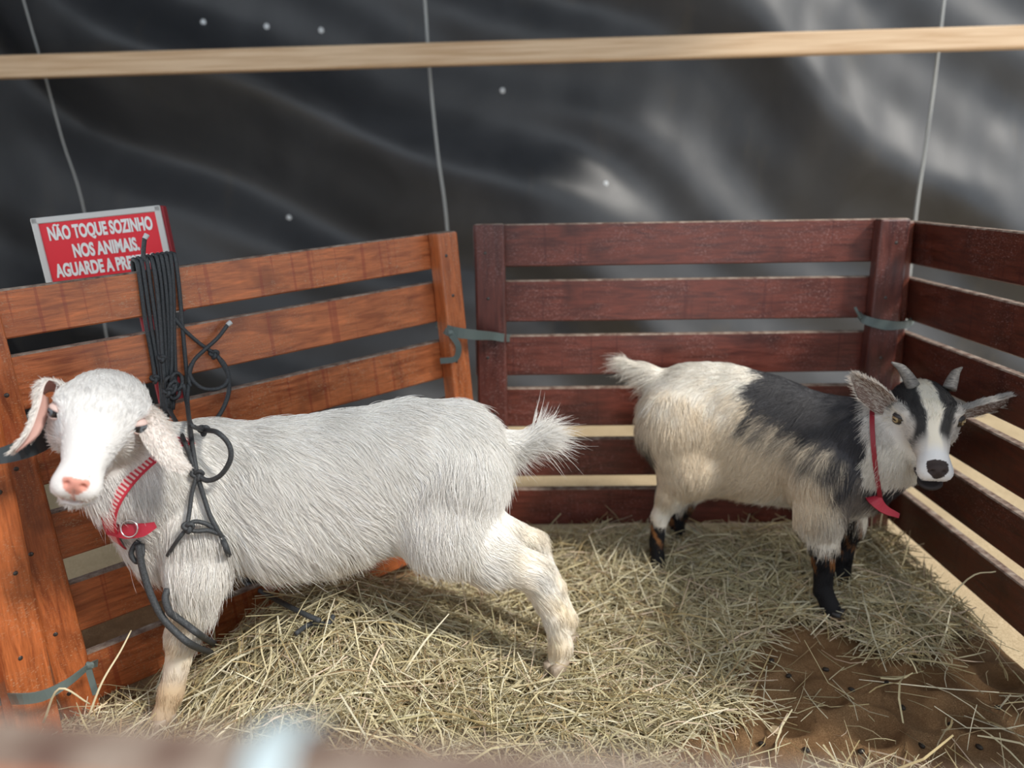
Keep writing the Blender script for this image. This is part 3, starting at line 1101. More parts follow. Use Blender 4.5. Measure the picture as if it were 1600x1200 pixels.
def ear_hair(root, C, S, Fc, W, cup, n, L, col, seed, side=-1, rad=0.0004):
    """short hair over an ear's outer side and a fringe along its rims"""
    r = np.random.default_rng(seed)
    T = np.gradient(C, axis=0)
    T /= np.linalg.norm(T, axis=1, keepdims=True)
    i = r.integers(0, len(C) - 1, n)
    a = np.clip(r.uniform(-1.05, 1.05, n), -1, 1)
    P = C[i] + (C[np.minimum(i + 1, len(C) - 1)] - C[i]) * r.random((n, 1)) + S[i] * (a * W[i] / 2)[:, None] + Fc[i] * (a * a * W[i] * cup)[:, None] + Fc[i] * side * 0.003
    dirv = T[i] * 0.9 + S[i] * (a * 0.35)[:, None] + Fc[i] * side * 0.25 + r.normal(0, .15, (n, 3))
    dirv /= np.linalg.norm(dirv, axis=1, keepdims=True)
    K = 3
    ln = L * np.exp(r.normal(0, .25, n))
    pts = np.stack([P + dirv * (ln * t)[:, None] for t in np.linspace(0, 1, K)], 1)
    hc = bpy.data.hair_curves.new('ear_hair')
    hc.add_curves([K] * n)
    hc.attributes['position'].data.foreach_set('vector', pts.astype(np.float32).ravel())
    ra = hc.attributes.get('radius') or hc.attributes.new('radius', 'FLOAT', 'POINT')
    ra.data.foreach_set('value', (np.ones((n, 1)) * np.array([1, .8, .2])[None] * rad).astype(np.float32).ravel())
    ca = hc.attributes.new('col', 'FLOAT_COLOR', 'CURVE')
    c4 = np.ones((n, 4), np.float32)
    c4[:, :3] = np.clip(np.array(col)[None] * np.exp(r.normal(0, .12, (n, 1))), 0, .93)
    ca.data.foreach_set('color', c4.ravel())
    o = bpy.data.objects.new('ear_hair', hc)
    COL.objects.link(o)
    hc.materials.append(M_FUR)
    o.parent = root
    o['kind'] = 'stuff'


def hoof(root, p, fwd, s, mat):
    """cloven hoof: two wedge toes"""
    fwd = unit([fwd[0], fwd[1], 0])
    sd = np.cross([0, 0, 1], fwd)
    for sg in (-1, 1):
        bm = bmesh.new()
        bmesh.ops.create_cube(bm, size=1.0)
        bmesh.ops.subdivide_edges(bm, edges=bm.edges[:], cuts=2, use_grid_fill=True)
        for v in bm.verts:
            x, y, z = v.co
            tp = 1 - 0.45 * (z + .5)
            yy = (y + .5) * (1.0 if z < 0 else 0.75) - 0.35
            v.co = Vector((x * 0.016 * tp * (1 - 0.5 * max(0, y + .1)), yy * 0.045, z * 0.030))
        bmesh.ops.smooth_vert(bm, verts=bm.verts[:], factor=0.35, use_axis_x=True, use_axis_y=True, use_axis_z=True)
        me = bpy.data.meshes.new('hoof_toe')
        bm.to_mesh(me); bm.free()
        for q in me.polygons: q.use_smooth = True
        o = link('hoof_toe', me, mat, root)
        o.matrix_local = Matrix(((sd[0], fwd[0], 0, p[0] + sd[0] * sg * .0095), (sd[1], fwd[1], 0, p[1] + sd[1] * sg * .0095), (0, 0, 1, p[2]), (0, 0, 0, 1)))
        o.scale = (s, s, s)


def smooth01(x, a, b):
    t = np.clip((x - a) / (b - a), 0, 1)
    return t * t * (3 - 2 * t)


def mixc(c, d_, m):
    return c * (1 - m[:, None]) + np.array(d_)[None] * m[:, None]


# ---------------------------------------------------------------- white goat
def white_goat():
    root = empty('goat', (-0.25, 1.3, 0.0))
    base = np.array([-0.25, 1.3, 0.0])
    tag(root, 'white lop-eared goat with a red striped collar standing by the left panel', 'goat')
    B = Body()
    bx = unit(A(705, 710, 1.385) - A(330, 775, 1.29))
    lat = unit(np.cross(bx, [0, 0, 1]))
    dn = np.array([0, 0, -1.0])
    back = bx * 0.75 + dn * 0.75
    sq = (lat, 1.28)
    tp = [A(322, 772, 1.295), A(430, 768, 1.315), A(540, 757, 1.34), A(640, 727, 1.365), A(702, 712, 1.385)]
    B.chain(tp, [.108, .126, .130, .117, .096], 0.04, ln=.040, flow=back, squash=sq, tag='torso')
    B.ell(A(470, 815, 1.325), (.15, .095, .085), np.stack([bx, lat, [0, 0, 1]], 1), .05, dn * 1.0 + bx * .3, .048, tag='belly')
    B.ell(A(318, 700, 1.30), (.07, .055, .048), np.stack([bx, lat, [0, 0, 1]], 1), .04, bx + dn * .3, .036, tag='withers')
    B.ell(A(712, 672, 1.39), (.06, .06, .045), np.stack([bx, lat, [0, 0, 1]], 1), .04, bx + dn * .2, .038, tag='rump')
    B.ell(A(732, 745, 1.385), (.055, .078, .085), np.stack([bx, lat, [0, 0, 1]], 1), .04, dn + bx * .2, .040, tag='buttock')
    B.ell(A(655, 800, 1.335), (.085, .055, .075), np.stack([bx, lat, [0, 0, 1]], 1), .05, dn + bx * .3, .042, tag='flank')
    B.ell(A(305, 800, 1.255), (.062, .05, .085), np.stack([bx, lat, [0, 0, 1]], 1), .04, dn + bx * .35, .046, tag='shoulder')
    B.ell(A(248, 830, 1.27), (.055, .075, .075), np.stack([bx, lat, [0, 0, 1]], 1), .04, dn, .042, tag='brisket')
    B.chain([A(300, 765, 1.29), A(232, 735, 1.235), A(190, 705, 1.19)], [.098, .074, .062], .035, ln=.036, flow=dn + bx * .5, tag='neck')
    B.cone(A(240, 800, 1.25), A(182, 752, 1.175), .062, .046, .03, dn + bx * .2, .036, tag='throat')
    # near foreleg
    B.chain([A(305, 815, 1.24), A(308, 880, 1.225), A(302, 930, 1.215), A(288, 985, 1.21), A(268, 1080, 1.195), A(255, 1118, 1.185)],
            [.064, .052, .037, .026, .0175, .020], .02, ln=[.05, .05, .038, .014, .010, .016], flow=None, tag='leg')
    # far foreleg
    B.chain([A(322, 815, 1.36), A(312, 880, 1.37), A(300, 950, 1.38), AZ(292, 1000, .03)], [.06, .045, .03, .02], .02, ln=.03, tag='leg')
    # near hind leg stretched back
    B.chain([A(708, 745, 1.335), A(694, 822, 1.315), A(755, 862, 1.315), A(832, 893, 1.32), A(866, 960, 1.32), A(876, 1008, 1.32), A(870, 1036, 1.315)],
            [.080, .066, .049, .0330, .0225, .0215, .018], [.05, .045, .03, .014, .010], ln=[.042, .040, .036, .024, .016, .018, .018], tag='leg')
    # far hind leg
    B.chain([A(735, 745, 1.43), A(735, 815, 1.435), A(828, 850, 1.43), A(866, 918, 1.425), A(884, 965, 1.42), A(884, 992, 1.41)],
            [.07, .052, .029, .021, .021, .017], [.03, .03, .014, .010], ln=[.04, .034, .022, .016, .016, .016], tag='leg')
    # tail
    B.chain([A(735, 690, 1.395), A(778, 696, 1.405), A(820, 685, 1.41)], [.040, .027, .012], .02, ln=[.05, .074, .085], flow=bx * 1.0 + np.array([0, 0, .10]), tag='tail')
    # head
    hc_ = A(160, 644, 1.135)
    R = head_frame(hc_, (-.17, -.47, .86), (.975, -.19, .06))
    H = head_forms(B, hc_, R, 1.05, ln=.014, wide=0.98)
    V, Q = B.mesh(hc_ - .15, hc_ + .15, .0024, .0055)
    V = relax(V, Q, 2, .4)
    inv = lambda P: (P - hc_) @ R / 1.05

    def colfn(P, N=None, r=None):
        q = inv(P)
        n = len(P)
        c = np.tile(np.array([.87, .845, .80]), (n, 1))
        # yellowish staining low on the belly, hocks and legs
        st = .5 + .5 * np.sin(P @ np.array([37., 21., 29.])) * np.sin(P @ np.array([-19., 33., 41.]))
        c = mixc(c, (.76, .62, .40), .75 * smooth01(-P[:, 2], -.38, -.22) * st)
        c = mixc(c, (.56, .40, .24), .8 * smooth01(-P[:, 2], -.17, -.10) * (P[:, 0] < -.45))
        hd = (np.abs(q) < np.array([.09, .22, .12])).all(1) & (q[:, 1] > -.06)
        c[hd] = np.array([.79, .78, .765])
        # pink nose and skin round the eyes
        nose = hd & (q[:, 1] > .140) & (((q[:, 0] / (.0165 + .6 * (q[:, 2] + .026))) ** 2 + ((q[:, 2] + .029) / .0135) ** 2) < 1)
        c[nose] = np.array([.72, .33, .26])
        lip = hd & (q[:, 1] > .118) & (np.abs(q[:, 2] + .058) < .004)
        c[lip] = np.array([.66, .42, .36])
        ph = hd & (q[:, 1] > .140) & (np.abs(q[:, 0]) < .0022) & (q[:, 2] < -.03) & (q[:, 2] > -.06)
        c[ph] = np.array([.66, .36, .30])
        for sx_ in (-1, 1):
            de = np.linalg.norm((q - np.array([sx_ * .0545, .034, .0085])) * np.array([1, .8, 1.1]), axis=1)
            c = mixc(c, (.74, .48, .42), hd * (1 - smooth01(de, .012, .019)))
        return c

    def dens(P):
        q = inv(P)
        w_ = np.ones(len(P))
        hd = (np.abs(q) < np.array([.10, .22, .12])).all(1) & (q[:, 1] > -.05)
        w_[hd] = 2.2
        w_[(P[:, 0] > A(757, 690, 1.4)[0]) & (P[:, 2] > .45)] = 4.0
        nose = (q[:, 1] > .140) & (((q[:, 0] / .017) ** 2 + ((q[:, 2] + .027) / .0115) ** 2) < 1) & hd
        w_[nose] = 0
        w_[hd & (q[:, 1] > .118) & (np.abs(q[:, 2] + .058) < .0035)] = 0
        for sx_ in (-1, 1):
            de = np.linalg.norm((q - np.array([sx_ * .0545, .034, .0085])) * np.array([1, .8, 1.1]), axis=1)
            w_[de < .0165] = 0
        return w_

    me = mesh('body', V - base, Q)
    set_colors(me, colfn(V))
    link('body', me, M_SKIN, root)
    Bl = B
    grow_fur('coat', root, _Shift(B, base), V - base, Q, 190000, lambda P, N, r: colfn(P + base, N, r), lambda P: dens(P + base), 5, lift=.26)
    Hb = lambda *a: H(*a) - base
    m_eye = eyeball_mat('grey_goat_eye', (.10, .12, .14), (.02, .02, .022), None)
    m_lid = plain('pink_eyelid', (.70, .52, .47), .6)
    for sx_ in (-1, 1):
        eye(root, hc_, R, 1.05, sx_, m_eye, Hb, m_lid)
    # ears
    m_in = plain('pink_inner_ear', (.74, .46, .40), .55)
    m_out = plain('white_ear_skin', (.82, .74, .69), .7)
    tcam = unit(CAM - hc_)
    pe = [A(118, 612, 1.155), A(88, 600, 1.135), A(62, 604, 1.11), A(57, 640, 1.085), A(46, 675, 1.065), A(23, 706, 1.05)]
    out = ear(root, [p - base for p in pe], [.028, .038, .040, .036, .026, .006], [(0.1, .1, -1), (.3, .2, -1), (.9, .15, -.4), (.95, .25, 0), (.95, .2, 0.1), (.9, .2, .2)], [m_in, m_out], .30)
    ear_hair(out[0], *out[1:], .30, 2600, .009, (.86, .82, .77), 31)
    pe = [A(218, 634, 1.165), A(238, 650, 1.145), A(258, 685, 1.115), A(273, 713, 1.105), A(289, 731, 1.105)]
    out = ear(root, [p - base for p in pe], [.034, .052, .054, .042, .016], [(-.55, .45, -.6), (-.6, .35, -.6), (-.65, .2, -.6), (-.65, .1, -.6), (-.6, .0, -.7)], [m_in, m_out], .28)
    ear_hair(out[0], *out[1:], .28, 2600, .008, (.86, .80, .75), 32)
    m_hoof = plain('pale_hoof', (.42, .34, .26), .5)
    for p, fw in ((A(248, 1132, 1.175), (-.6, -.6)), (A(866, 1046, 1.305), (-.7, -.6)), (A(882, 1003, 1.40), (-.7, -.5))):
        hoof(root, p - base, fw, 1.0, m_hoof)
    return root, B, H, R, hc_


class _Shift:
    """the same forms seen from a thing's own origin"""
    def __init__(s, b, o): s.b, s.o = b, o
    def blend(s, X, **k): return s.b.blend(X + s.o, **k)


WG = white_goat()


# ---------------------------------------------------------------- small horned goat
def A2(px, py, Y):
    return A(px, py, Y * 1.03)


def pied_goat():
    base = np.array([0.55, 1.6, 0.0])
    root = empty('goat', tuple(base))
    tag(root, 'small horned goat, cream with black saddle and striped face, by the back panel', 'goat')
    B = Body()
    rear, chest = A2(1070, 652, 1.71), A2(1318, 715, 1.535)
    bx = unit((chest - rear) * np.array([1, 1, 0]))     # toward the chest
    lat = unit(np.cross(bx, [0, 0, 1]))                  # toward the viewer's side
    dn = np.array([0, 0, -1.0])
    Rb = np.stack([bx, lat, [0, 0, 1]], 1)
    fl = -bx * .75 + dn * .8
    sq = (lat, 1.28)
    tp = [A2(1072, 645, 1.71), A2(1128, 660, 1.675), A2(1195, 682, 1.63), A2(1260, 702, 1.58), A2(1312, 718, 1.54)]
    B.chain(tp, [.105, .130, .132, .118, .098], .04, ln=.030, flow=fl, squash=sq, tag='torso')
    B.ell(A2(1170, 722, 1.65), (.13, .088, .070), Rb, .05, dn - bx * .4, .034, tag='belly')
    B.ell(A2(1088, 607, 1.70), (.07, .065, .05), Rb, .04, -bx + dn * .3, .030, tag='rump')
    B.ell(A2(1316, 660, 1.545), (.06, .045, .05), Rb, .04, -bx + dn * .3, .028, tag='withers')
    B.ell(A2(1048, 668, 1.70), (.055, .075, .09), Rb, .04, dn - bx * .3, .032, tag='buttock')
    B.ell(A2(1098, 728, 1.665), (.07, .045, .06), Rb, .05, dn - bx * .3, .032, tag='flank')
    B.ell(A2(1292, 735, 1.50), (.06, .045, .08), Rb, .065, dn - bx * .3, .032, tag='shoulder')
    B.ell(A2(1342, 750, 1.53), (.055, .07, .065), Rb, .04, dn, .030, tag='brisket')
    B.chain([A2(1318, 705, 1.53), A2(1368, 690, 1.485), A2(1405, 672, 1.45)], [.096, .082, .066], .035, ln=.028, flow=dn - bx * .5, tag='neck')
    B.cone(A2(1350, 750, 1.50), A2(1405, 715, 1.44), .06, .046, .03, dn, .026, tag='throat')
    # hind legs
    B.chain([A2(1058, 672, 1.655), A2(1072, 728, 1.635), A2(1050, 770, 1.645), A2(1032, 805, 1.66), A2(1026, 845, 1.66), A2(1027, 880, 1.655)],
            [.085, .054, .033, .0205, .0165, .019], [.055, .04, .018, .010], ln=[.03, .028, .018, .010, .008, .008], tag='leg')
    B.chain([A2(1075, 690, 1.775), A2(1090, 740, 1.765), A2(1068, 785, 1.775), A2(1058, 815, 1.78), A2(1062, 852, 1.78)],
            [.072, .046, .026, .0185, .018], [.04, .03, .014, .010], ln=[.03, .028, .018, .010, .010], tag='leg')
    # fore legs
    B.chain([A2(1288, 745, 1.475), A2(1282, 798, 1.465), A2(1286, 842, 1.465), A2(1287, 872, 1.465), A2(1286, 922, 1.465), A2(1298, 950, 1.455)],
            [.068, .047, .030, .0225, .0185, .021], [.03, .025, .014, .010], ln=[.034, .034, .026, .010, .008, .009], tag='leg')
    B.chain([A2(1322, 760, 1.575), A2(1320, 810, 1.57), A2(1314, 865, 1.565), A2(1316, 915, 1.56), A2(1322, 935, 1.55)],
            [.058, .04, .024, .018, .019], [.03, .02, .012, .010], ln=[.03, .026, .010, .008, .008], tag='leg')
    # tail
    B.chain([A2(1052, 606, 1.725), A2(1018, 590, 1.745), A2(990, 572, 1.755)], [.036, .024, .010], .02, ln=[.045, .062, .058],
            flow=unit(A2(960, 575, 1.77) - A2(1045, 600, 1.73)), tag='tail')
    hc_ = A2(1444, 645, 1.415)
    R = head_frame(hc_, (.16, -.56, .80), (.985, -.10, -.14))
    S = 1.0
    H = head_forms(B, hc_, R, S, ln=.012, mouth_open=.013, wide=0.98)
    V, Q = B.mesh(hc_ - .15, hc_ + .15, .0024, .0055)
    V = relax(V, Q, 2, .4)
    inv = lambda P: (P - hc_) @ R / S
    L0 = float((chest - rear) @ bx)

    def colfn(P, N=None, r=None):
        n = len(P)
        q = inv(P)
        u = ((P - rear) @ bx) / L0            # 0 at the rump, 1 at the chest
        z = P[:, 2]
        wob = .02 * np.sin(P @ np.array([60., 35., 50.])) + .012 * np.sin(P @ np.array([-90., 120., 70.]))
        if r is not None: wob = wob + r.normal(0, .012, n)
        cream = np.array([.74, .63, .48])
        c = np.tile(cream, (n, 1))
        c = mixc(c, (.84, .79, .70), smooth01(z + wob, .44, .52))            # paler over the back and rump
        # grey neck and shoulder, black saddle
        grey = smooth01(u + wob * 2, .93, 1.06) * smooth01(z + wob, .22, .30)
        c = mixc(c, (.17, .15, .14), grey * .9)
        edge = .440 - .045 * np.clip((u - .55) / .4, 0, 1) - .3 * np.clip(u - .95, 0, 1)                     # lower border of the saddle drops toward the chest
        sad = smooth01(u + wob * 1.6, .43, .49) * smooth01(z + wob * .7, edge - .03, edge + .03)
        c = mixc(c, (.045, .045, .052), sad * .97)
        # dark streak down the back of the thigh
        th = smooth01(-(u + wob * 1.2), .085, .14) * smooth01(-z, -.43, -.37) * smooth01(z, .17, .21)
        c = mixc(c, (.06, .05, .045), th * .9)
        # legs: white above, black socks with tan patches
        fore = u > .55
        sock = np.where(fore, .205, .160)
        lowz = z + wob * .6
        band = smooth01(lowz, sock, sock + .012) * (1 - smooth01(lowz, sock + .05, sock + .09))
        c = mixc(c, (.82, .78, .70), band)
        c = mixc(c, (.012, .012, .014), 1 - smooth01(lowz, sock - .004, sock + .010))
        rearside = (P @ bx)
        tan = (1 - smooth01(lowz, sock - .01, sock + .01)) * smooth01(lowz, sock - .07, sock - .05) * (np.sin(P @ np.array([140., -60., 90.])) > .72)
        c = mixc(c, (.30, .13, .045), tan * .9)
        # head
        hd = (np.abs(q) < np.array([.10, .24, .13])).all(1) & (q[:, 1] > -.075)
        hw = smooth01(q[:, 1], -.075, -.045) * hd
        ax = np.abs(q[:, 0]) + wob * .12
        face = np.tile(np.array([.60, .57, .53]), (n, 1))
        face = mixc(face, (.80, .77, .70), smooth01(-q[:, 2], .02, .05))      # pale cheeks and throat
        face = mixc(face, (.20, .19, .18), (1 - smooth01(q[:, 1], -.055, -.02)) * smooth01(q[:, 2], -.03, .0) * .7)
        # black bars from the horns through the brows down beside the nose
        bw = np.interp(q[:, 1], [-.05, .0, .03, .06, .115], [.070, .060, .040, .030, .020])
        bi = np.interp(q[:, 1], [-.05, .0, .04, .09, .115], [.015, .019, .014, .012, .012])
        bar = smooth01(ax, bi - .003, bi + .004) * (1 - smooth01(ax, bi + bw - .012, bi + bw - .004)) * (1 - smooth01(q[:, 1], .080, .105)) * smooth01(q[:, 2] + .25 * np.clip(q[:, 1], 0, 1), -.012, .004)
        blaze = (1 - smooth01(ax, bi - .004, bi + .003)) * smooth01(q[:, 2], -.04, -.02)
        face = mixc(face, (.82, .76, .64), blaze)
        face = mixc(face, (.014, .014, .016), bar * .96)
        for sx_ in (-1, 1):
            de = np.linalg.norm((q - np.array([sx_ * .0525, .034, .0085])) * np.array([1, .8, 1.1]), axis=1)
            face = mixc(face, (.74, .70, .62), smooth01(de, .012, .015) * (1 - smooth01(de, .016, .021)))
            face = mixc(face, (.03, .026, .025), 1 - smooth01(de, .011, .0145))
        # dark nose and lips
        face = mixc(face, (.80, .80, .80), smooth01(q[:, 1], .10, .125) * (q[:, 2] > -.06))
        nose = (q[:, 1] > .136) & (((q[:, 0] / (.0175 + .6 * (q[:, 2] + .026))) ** 2 + ((q[:, 2] + .028) / .0165) ** 2) < 1)
        face[nose] = np.array([.055, .042, .04])
        lip = (q[:, 1] > .095) & (q[:, 2] < -.052)
        face[lip] = np.array([.045, .038, .038])
        c = c * (1 - hw[:, None]) + face * hw[:, None]
        return c

    def dens(P):
        q = inv(P)
        w_ = np.ones(len(P))
        hd = (np.abs(q) < np.array([.10, .22, .13])).all(1) & (q[:, 1] > -.06)
        w_[hd] = 2.2
        w_[hd & (q[:, 1] > .136) & (((q[:, 0] / .020) ** 2 + ((q[:, 2] + .028) / .0155) ** 2) < 1)] = 0
        w_[hd & (q[:, 1] > .105) & (q[:, 2] < -.055)] = 0
        for sx_ in (-1, 1):
            de = np.linalg.norm((q - np.array([sx_ * .0525, .034, .0085])) * np.array([1, .8, 1.1]), axis=1)
            w_[de < .0145] = 0
        return w_

    me = mesh('body', V - base, Q)
    set_colors(me, colfn(V))
    link('body', me, M_SKIN, root)
    grow_fur('coat', root, _Shift(B, base), V - base, Q, 150000, lambda P, N, r: colfn(P + base, N, r), lambda P: dens(P + base), 9, lift=.24, rad=.00040)
    Hb = lambda *a: H(*a) - base
    m_eye = eyeball_mat('amber_goat_eye', (.34, .25, .13), (.05, .035, .02), None)
    m_lid = plain('dark_eyelid', (.035, .03, .03), .45)
    for sx_ in (-1, 1):
        eye(root, hc_, R, S, sx_, m_eye, Hb, m_lid)
    # horns
    t = NT('grey_horn')
    tc = t.n('ShaderNodeTexCoord').outputs['Object']
    nz = t.noise(t.mapping(tc, (30, 30, 160)), 4, 3, .6)
    t.l(t.ramp(nz, [(.35, (.10, .095, .09)), (.65, (.28, .26, .235))]), t.b.inputs['Base Color'])
    t.b.inputs['Roughness'].default_value = .5
    t.bump(nz, .5, .001)
    for pts in ((A2(1427, 604, 1.435), A2(1418, 588, 1.44), A2(1408, 575, 1.445), A2(1393, 566, 1.45)),
                (A2(1483, 608, 1.43), A2(1488, 594, 1.437), A2(1493, 583, 1.442), A2(1503, 574, 1.45))):
        link('horn', tube_mesh('horn', [p - base for p in pts], [.0135, .0115, .0085, .002], 12, 6), t.m, root)
    m_in = plain('grey_pink_inner_ear', (.20, .135, .11), .7)
    m_out = plain('grey_ear_skin', (.42, .40, .38), .75)
    pe = [A2(1398, 640, 1.43), A2(1378, 622, 1.435), A2(1355, 603, 1.435), A2(1333, 586, 1.435)]
    out = ear(root, [p - base for p in pe], [.034, .050, .048, .012], [(-.25, -.85, -.30)] * 4, [m_in, m_out], .42)
    ear_hair(out[0], *out[1:], .42, 2200, .007, (.50, .46, .42), 41)
    ear_hair(out[0], *out[1:], .42, 420, .013, (.62, .56, .50), 43, side=.4)
    pe = [A2(1500, 640, 1.44), A2(1522, 632, 1.445), A2(1552, 624, 1.445), A2(1585, 616, 1.445)]
    out = ear(root, [p - base for p in pe], [.032, .044, .042, .012], [(.15, -.80, -.60)] * 4, [m_in, m_out], .38)
    ear_hair(out[0], *out[1:], .38, 2200, .007, (.52, .50, .47), 42)
    ear_hair(out[0], *out[1:], .38, 420, .013, (.62, .58, .54), 44, side=.4)
    m_hoof = plain('black_hoof', (.018, .016, .016), .4)
    for p, fw in ((A2(1030, 890, 1.645), (.8, -.5)), (A2(1066, 862, 1.77), (.8, -.5)), (A2(1306, 962, 1.445), (.7, -.7)), (A2(1328, 944, 1.54), (.7, -.7))):
        hoof(root, p - base, fw, 1.0, m_hoof)
    return root, B, H, R, hc_


PG = pied_goat()


# ------------------------------------------------------------------ collars
def solid_dist(B, X, skip=('leg',)):
    X = np.atleast_2d(X)
    return np.min([B.dist(p, X) for p in B.p if not p.get('sub') and p['tag'] not in skip], 0)


def ring_round(B, c, n, start, count, off, skip=('leg',)):
    """closed loop hugging the neck in the plane through c with normal n"""
    n = unit(n)
    e1 = unit(start - n * (start @ n))
    e2 = np.cross(n, e1)
    P, N = [], []
    for a in np.linspace(0, 2 * np.pi, count, endpoint=False):
        d_ = e1 * math.cos(a) + e2 * math.sin(a)
        rs = np.linspace(0.02, 0.16, 90)
        dd = solid_dist(B, c + d_ * rs[:, None], skip)
        i = np.argmax(dd > 0) if (dd > 0).any() else len(rs) - 1
        P.append(rs[i]); N.append(d_)
    P = np.minimum(np.array(P), 0.10)
    P = np.maximum(P, (np.roll(P, 1) + np.roll(P, -1)) / 2)
    for _ in range(3): P = (np.roll(P, 1) + 2 * P + np.roll(P, -1)) / 4
    N = np.array(N)
    return c + N * (P + off)[:, None], N


def stripe_mat():
    t = NT('red_white_striped_webbing')
    uv = t.n('ShaderNodeUVMap', uv_map='uv')
    sep = t.n('ShaderNodeSeparateXYZ')
    t.l(uv.outputs[0], sep.inputs[0])
    fr = t.n('ShaderNodeMath', operation='FRACT')
    mu = t.n('ShaderNodeMath', operation='MULTIPLY')
    mu.inputs[1].default_value = 1.45
    t.l(sep.outputs[0], mu.inputs[0])
    t.l(mu.outputs[0], fr.inputs[0])
    st_ = t.ramp(fr.outputs[0], [(0.0, (.62, .045, .075)), (.46, (.62, .045, .075)), (.54, (.80, .60, .58)), (.94, (.80, .60, .58))])
    edge = t.ramp(sep.outputs[1], [(0.0, 1.0), (.10, 1.0), (.14, 0.0), (.86, 0.0), (.90, 1.0)])
    t.l(t.mix(edge, st_, (.60, .03, .06)), t.b.inputs['Base Color'])
    t.b.inputs['Roughness'].default_value = .6
    return t.m


M_STRIPE = stripe_mat()
M_REDL = plain('red_collar_leather', (.42, .022, .045), .5)
M_REDD = plain('dark_red_collar', (.26, .014, .025), .55)
M_METAL = plain('steel_ring', (.75, .75, .74), .2, 1.0)

rootW, BW, HW, RW, hcW = WG
c_ = A(240, 772, 1.225)
adir = unit(A(264, 705, 1.18) - A(198, 838, 1.18))
nW = unit(np.cross(adir, unit([0.35, 1, 0.0])))
Pr, Nr = ring_round(BW, c_, nW, adir, 36, 0.012, ('leg', 'skull', 'cheek', 'jaw', 'forehead', 'shoulder', 'brisket', 'withers', 'torso'))
colW = empty('collar', tuple(c_))
tag(colW, 'red and white striped webbing collar on the white goat', 'collar', 'goat collars')
link('webbing', ribbon_mesh('webbing', Pr - c_, Nr, .030, .0028, sub=4, loop=True), M_STRIPE, colW)


def hit(B, px, py, off, y0=0.9, y1=1.7, skip=()):
    """first point on a sight line that comes within off of the body"""
    ys = np.arange(y0, y1, 0.004)
    X = np.array([A(px, py, y) for y in ys])
    dd = solid_dist(B, X, skip)
    i = np.argmax(dd < off) if (dd < off).any() else int(np.argmin(dd))
    return X[i]


fl_pts = [hit(BW, 168, 826, .018), hit(BW, 195, 830, .020), hit(BW, 222, 826, .022), hit(BW, 243, 820, .022)]
ym = min(p[1] for p in fl_pts[1:3])
fl_pts = [A(168, 826, ym + .01), A(195, 830, ym), A(222, 828, ym - .002), A(243, 820, ym + .004)]
link('leather_flap', ribbon_mesh('leather_flap', [p - c_ for p in fl_pts], [(-.3, -1, .2), (0, -1, .2), (.1, -1, .2), (.3, -1, .2)], [.018, .024, .022, .010], .004), M_REDL, colW)
rc = A(202, 826, ym - .008)
rp = [rc + (_r * math.cos(a) + _u * math.sin(a)) * .0135 for a in np.linspace(0, 2 * np.pi, 17)]
link('ring', tube_mesh('ring', [p - c_ for p in rp], .0013, 6, 3, closed_ends=False), M_METAL, colW)

rootP, BP, HP, RP, hcP = PG
c_ = A2(1372, 712, 1.465)
adir = unit(A2(1352, 655, 1.42) - A2(1366, 782, 1.42))
nP = unit(np.cross(adir, unit([0.55, 1, 0.0])))
Pr, Nr = ring_round(BP, c_, nP, adir, 36, 0.011, ('leg', 'skull', 'cheek', 'jaw', 'forehead', 'shoulder', 'torso', 'withers'))
colP = empty('collar', tuple(c_))
tag(colP, 'dark red collar half hidden in the fur of the small horned goat', 'collar', 'goat collars')
link('webbing', ribbon_mesh('webbing', Pr - c_, Nr, .009, .003, sub=4, loop=True), M_REDD, colP)
yb = Pr[np.argmin(Pr[:, 2])][1] - .03
tl = [A(1360, 770, yb + .01), A(1368, 782, yb - .012), A(1382, 796, yb - .018), A(1404, 806, yb - .020)]
link('strap_end', ribbon_mesh('strap_end', [p - c_ for p in tl], [(-.4, -1, .4), (-.2, -1, .5), (-.1, -1, .6), (0, -1, .6)], [.030, .026, .018, .010], .005), M_REDL, colP)

# ------------------------------------------------------------------ ropes
cl, sl_ = math.cos(ROT_L[2]), math.sin(ROT_L[2])
NL = np.array([sl_, -cl, 0.0])            # inner face normal of the left panel
OL = np.array(ORI_L)


def onL(px, py, off):
    """point on the inner face of the left panel, off metres proud of it"""
    d_ = _f + _r * ((px - 800) / FPX) - _u * ((py - 600) / FPX)
    # the panel leans slightly: shift with height
    n = unit(NL + np.array([0, 0, 0.03]))
    t = ((OL + NL * off - CAM) @ n) / (d_ @ n)
    return CAM + d_ * t


rope = empty('rope_bundle', tuple(onL(255, 410, 0)))
tag(rope, 'bundle of charcoal cords looped over the top slat of the left panel', 'rope')
RB = np.array(rope.location)


def cord(pts, rad=.0028, parent=rope, origin=RB, name='cord', mat=M_CORD, sides=7):
    rad = rad * 1.3
    return link(name, tube_mesh(name, [np.asarray(p) - origin for p in pts], rad, sides, 6), mat, parent)


def knot(p, r=.007, parent=rope, origin=RB):
    """small overhand knot: a trefoil of cord"""
    P = []
    for a in np.linspace(0, 2 * np.pi, 25):
        q = np.array([math.sin(a) + 2 * math.sin(2 * a), math.cos(a) - 2 * math.cos(2 * a), -math.sin(3 * a)]) * r / 3.0
        P.append(np.asarray(p) - origin + _r * q[0] + _u * q[1] - _f * q[2])
    link('knot', tube_mesh('knot', P, .0037, 7, 2, closed_ends=False), M_CORD, parent)


def tip(p, q, parent=rope, origin=RB):
    link('cord_tip', tube_mesh('cord_tip', [np.asarray(p) - origin, (np.asarray(p) + np.asarray(q)) / 2 - origin, np.asarray(q) - origin], [.0044, .0048, .0050], 7, 3), M_CORDTIP, parent)


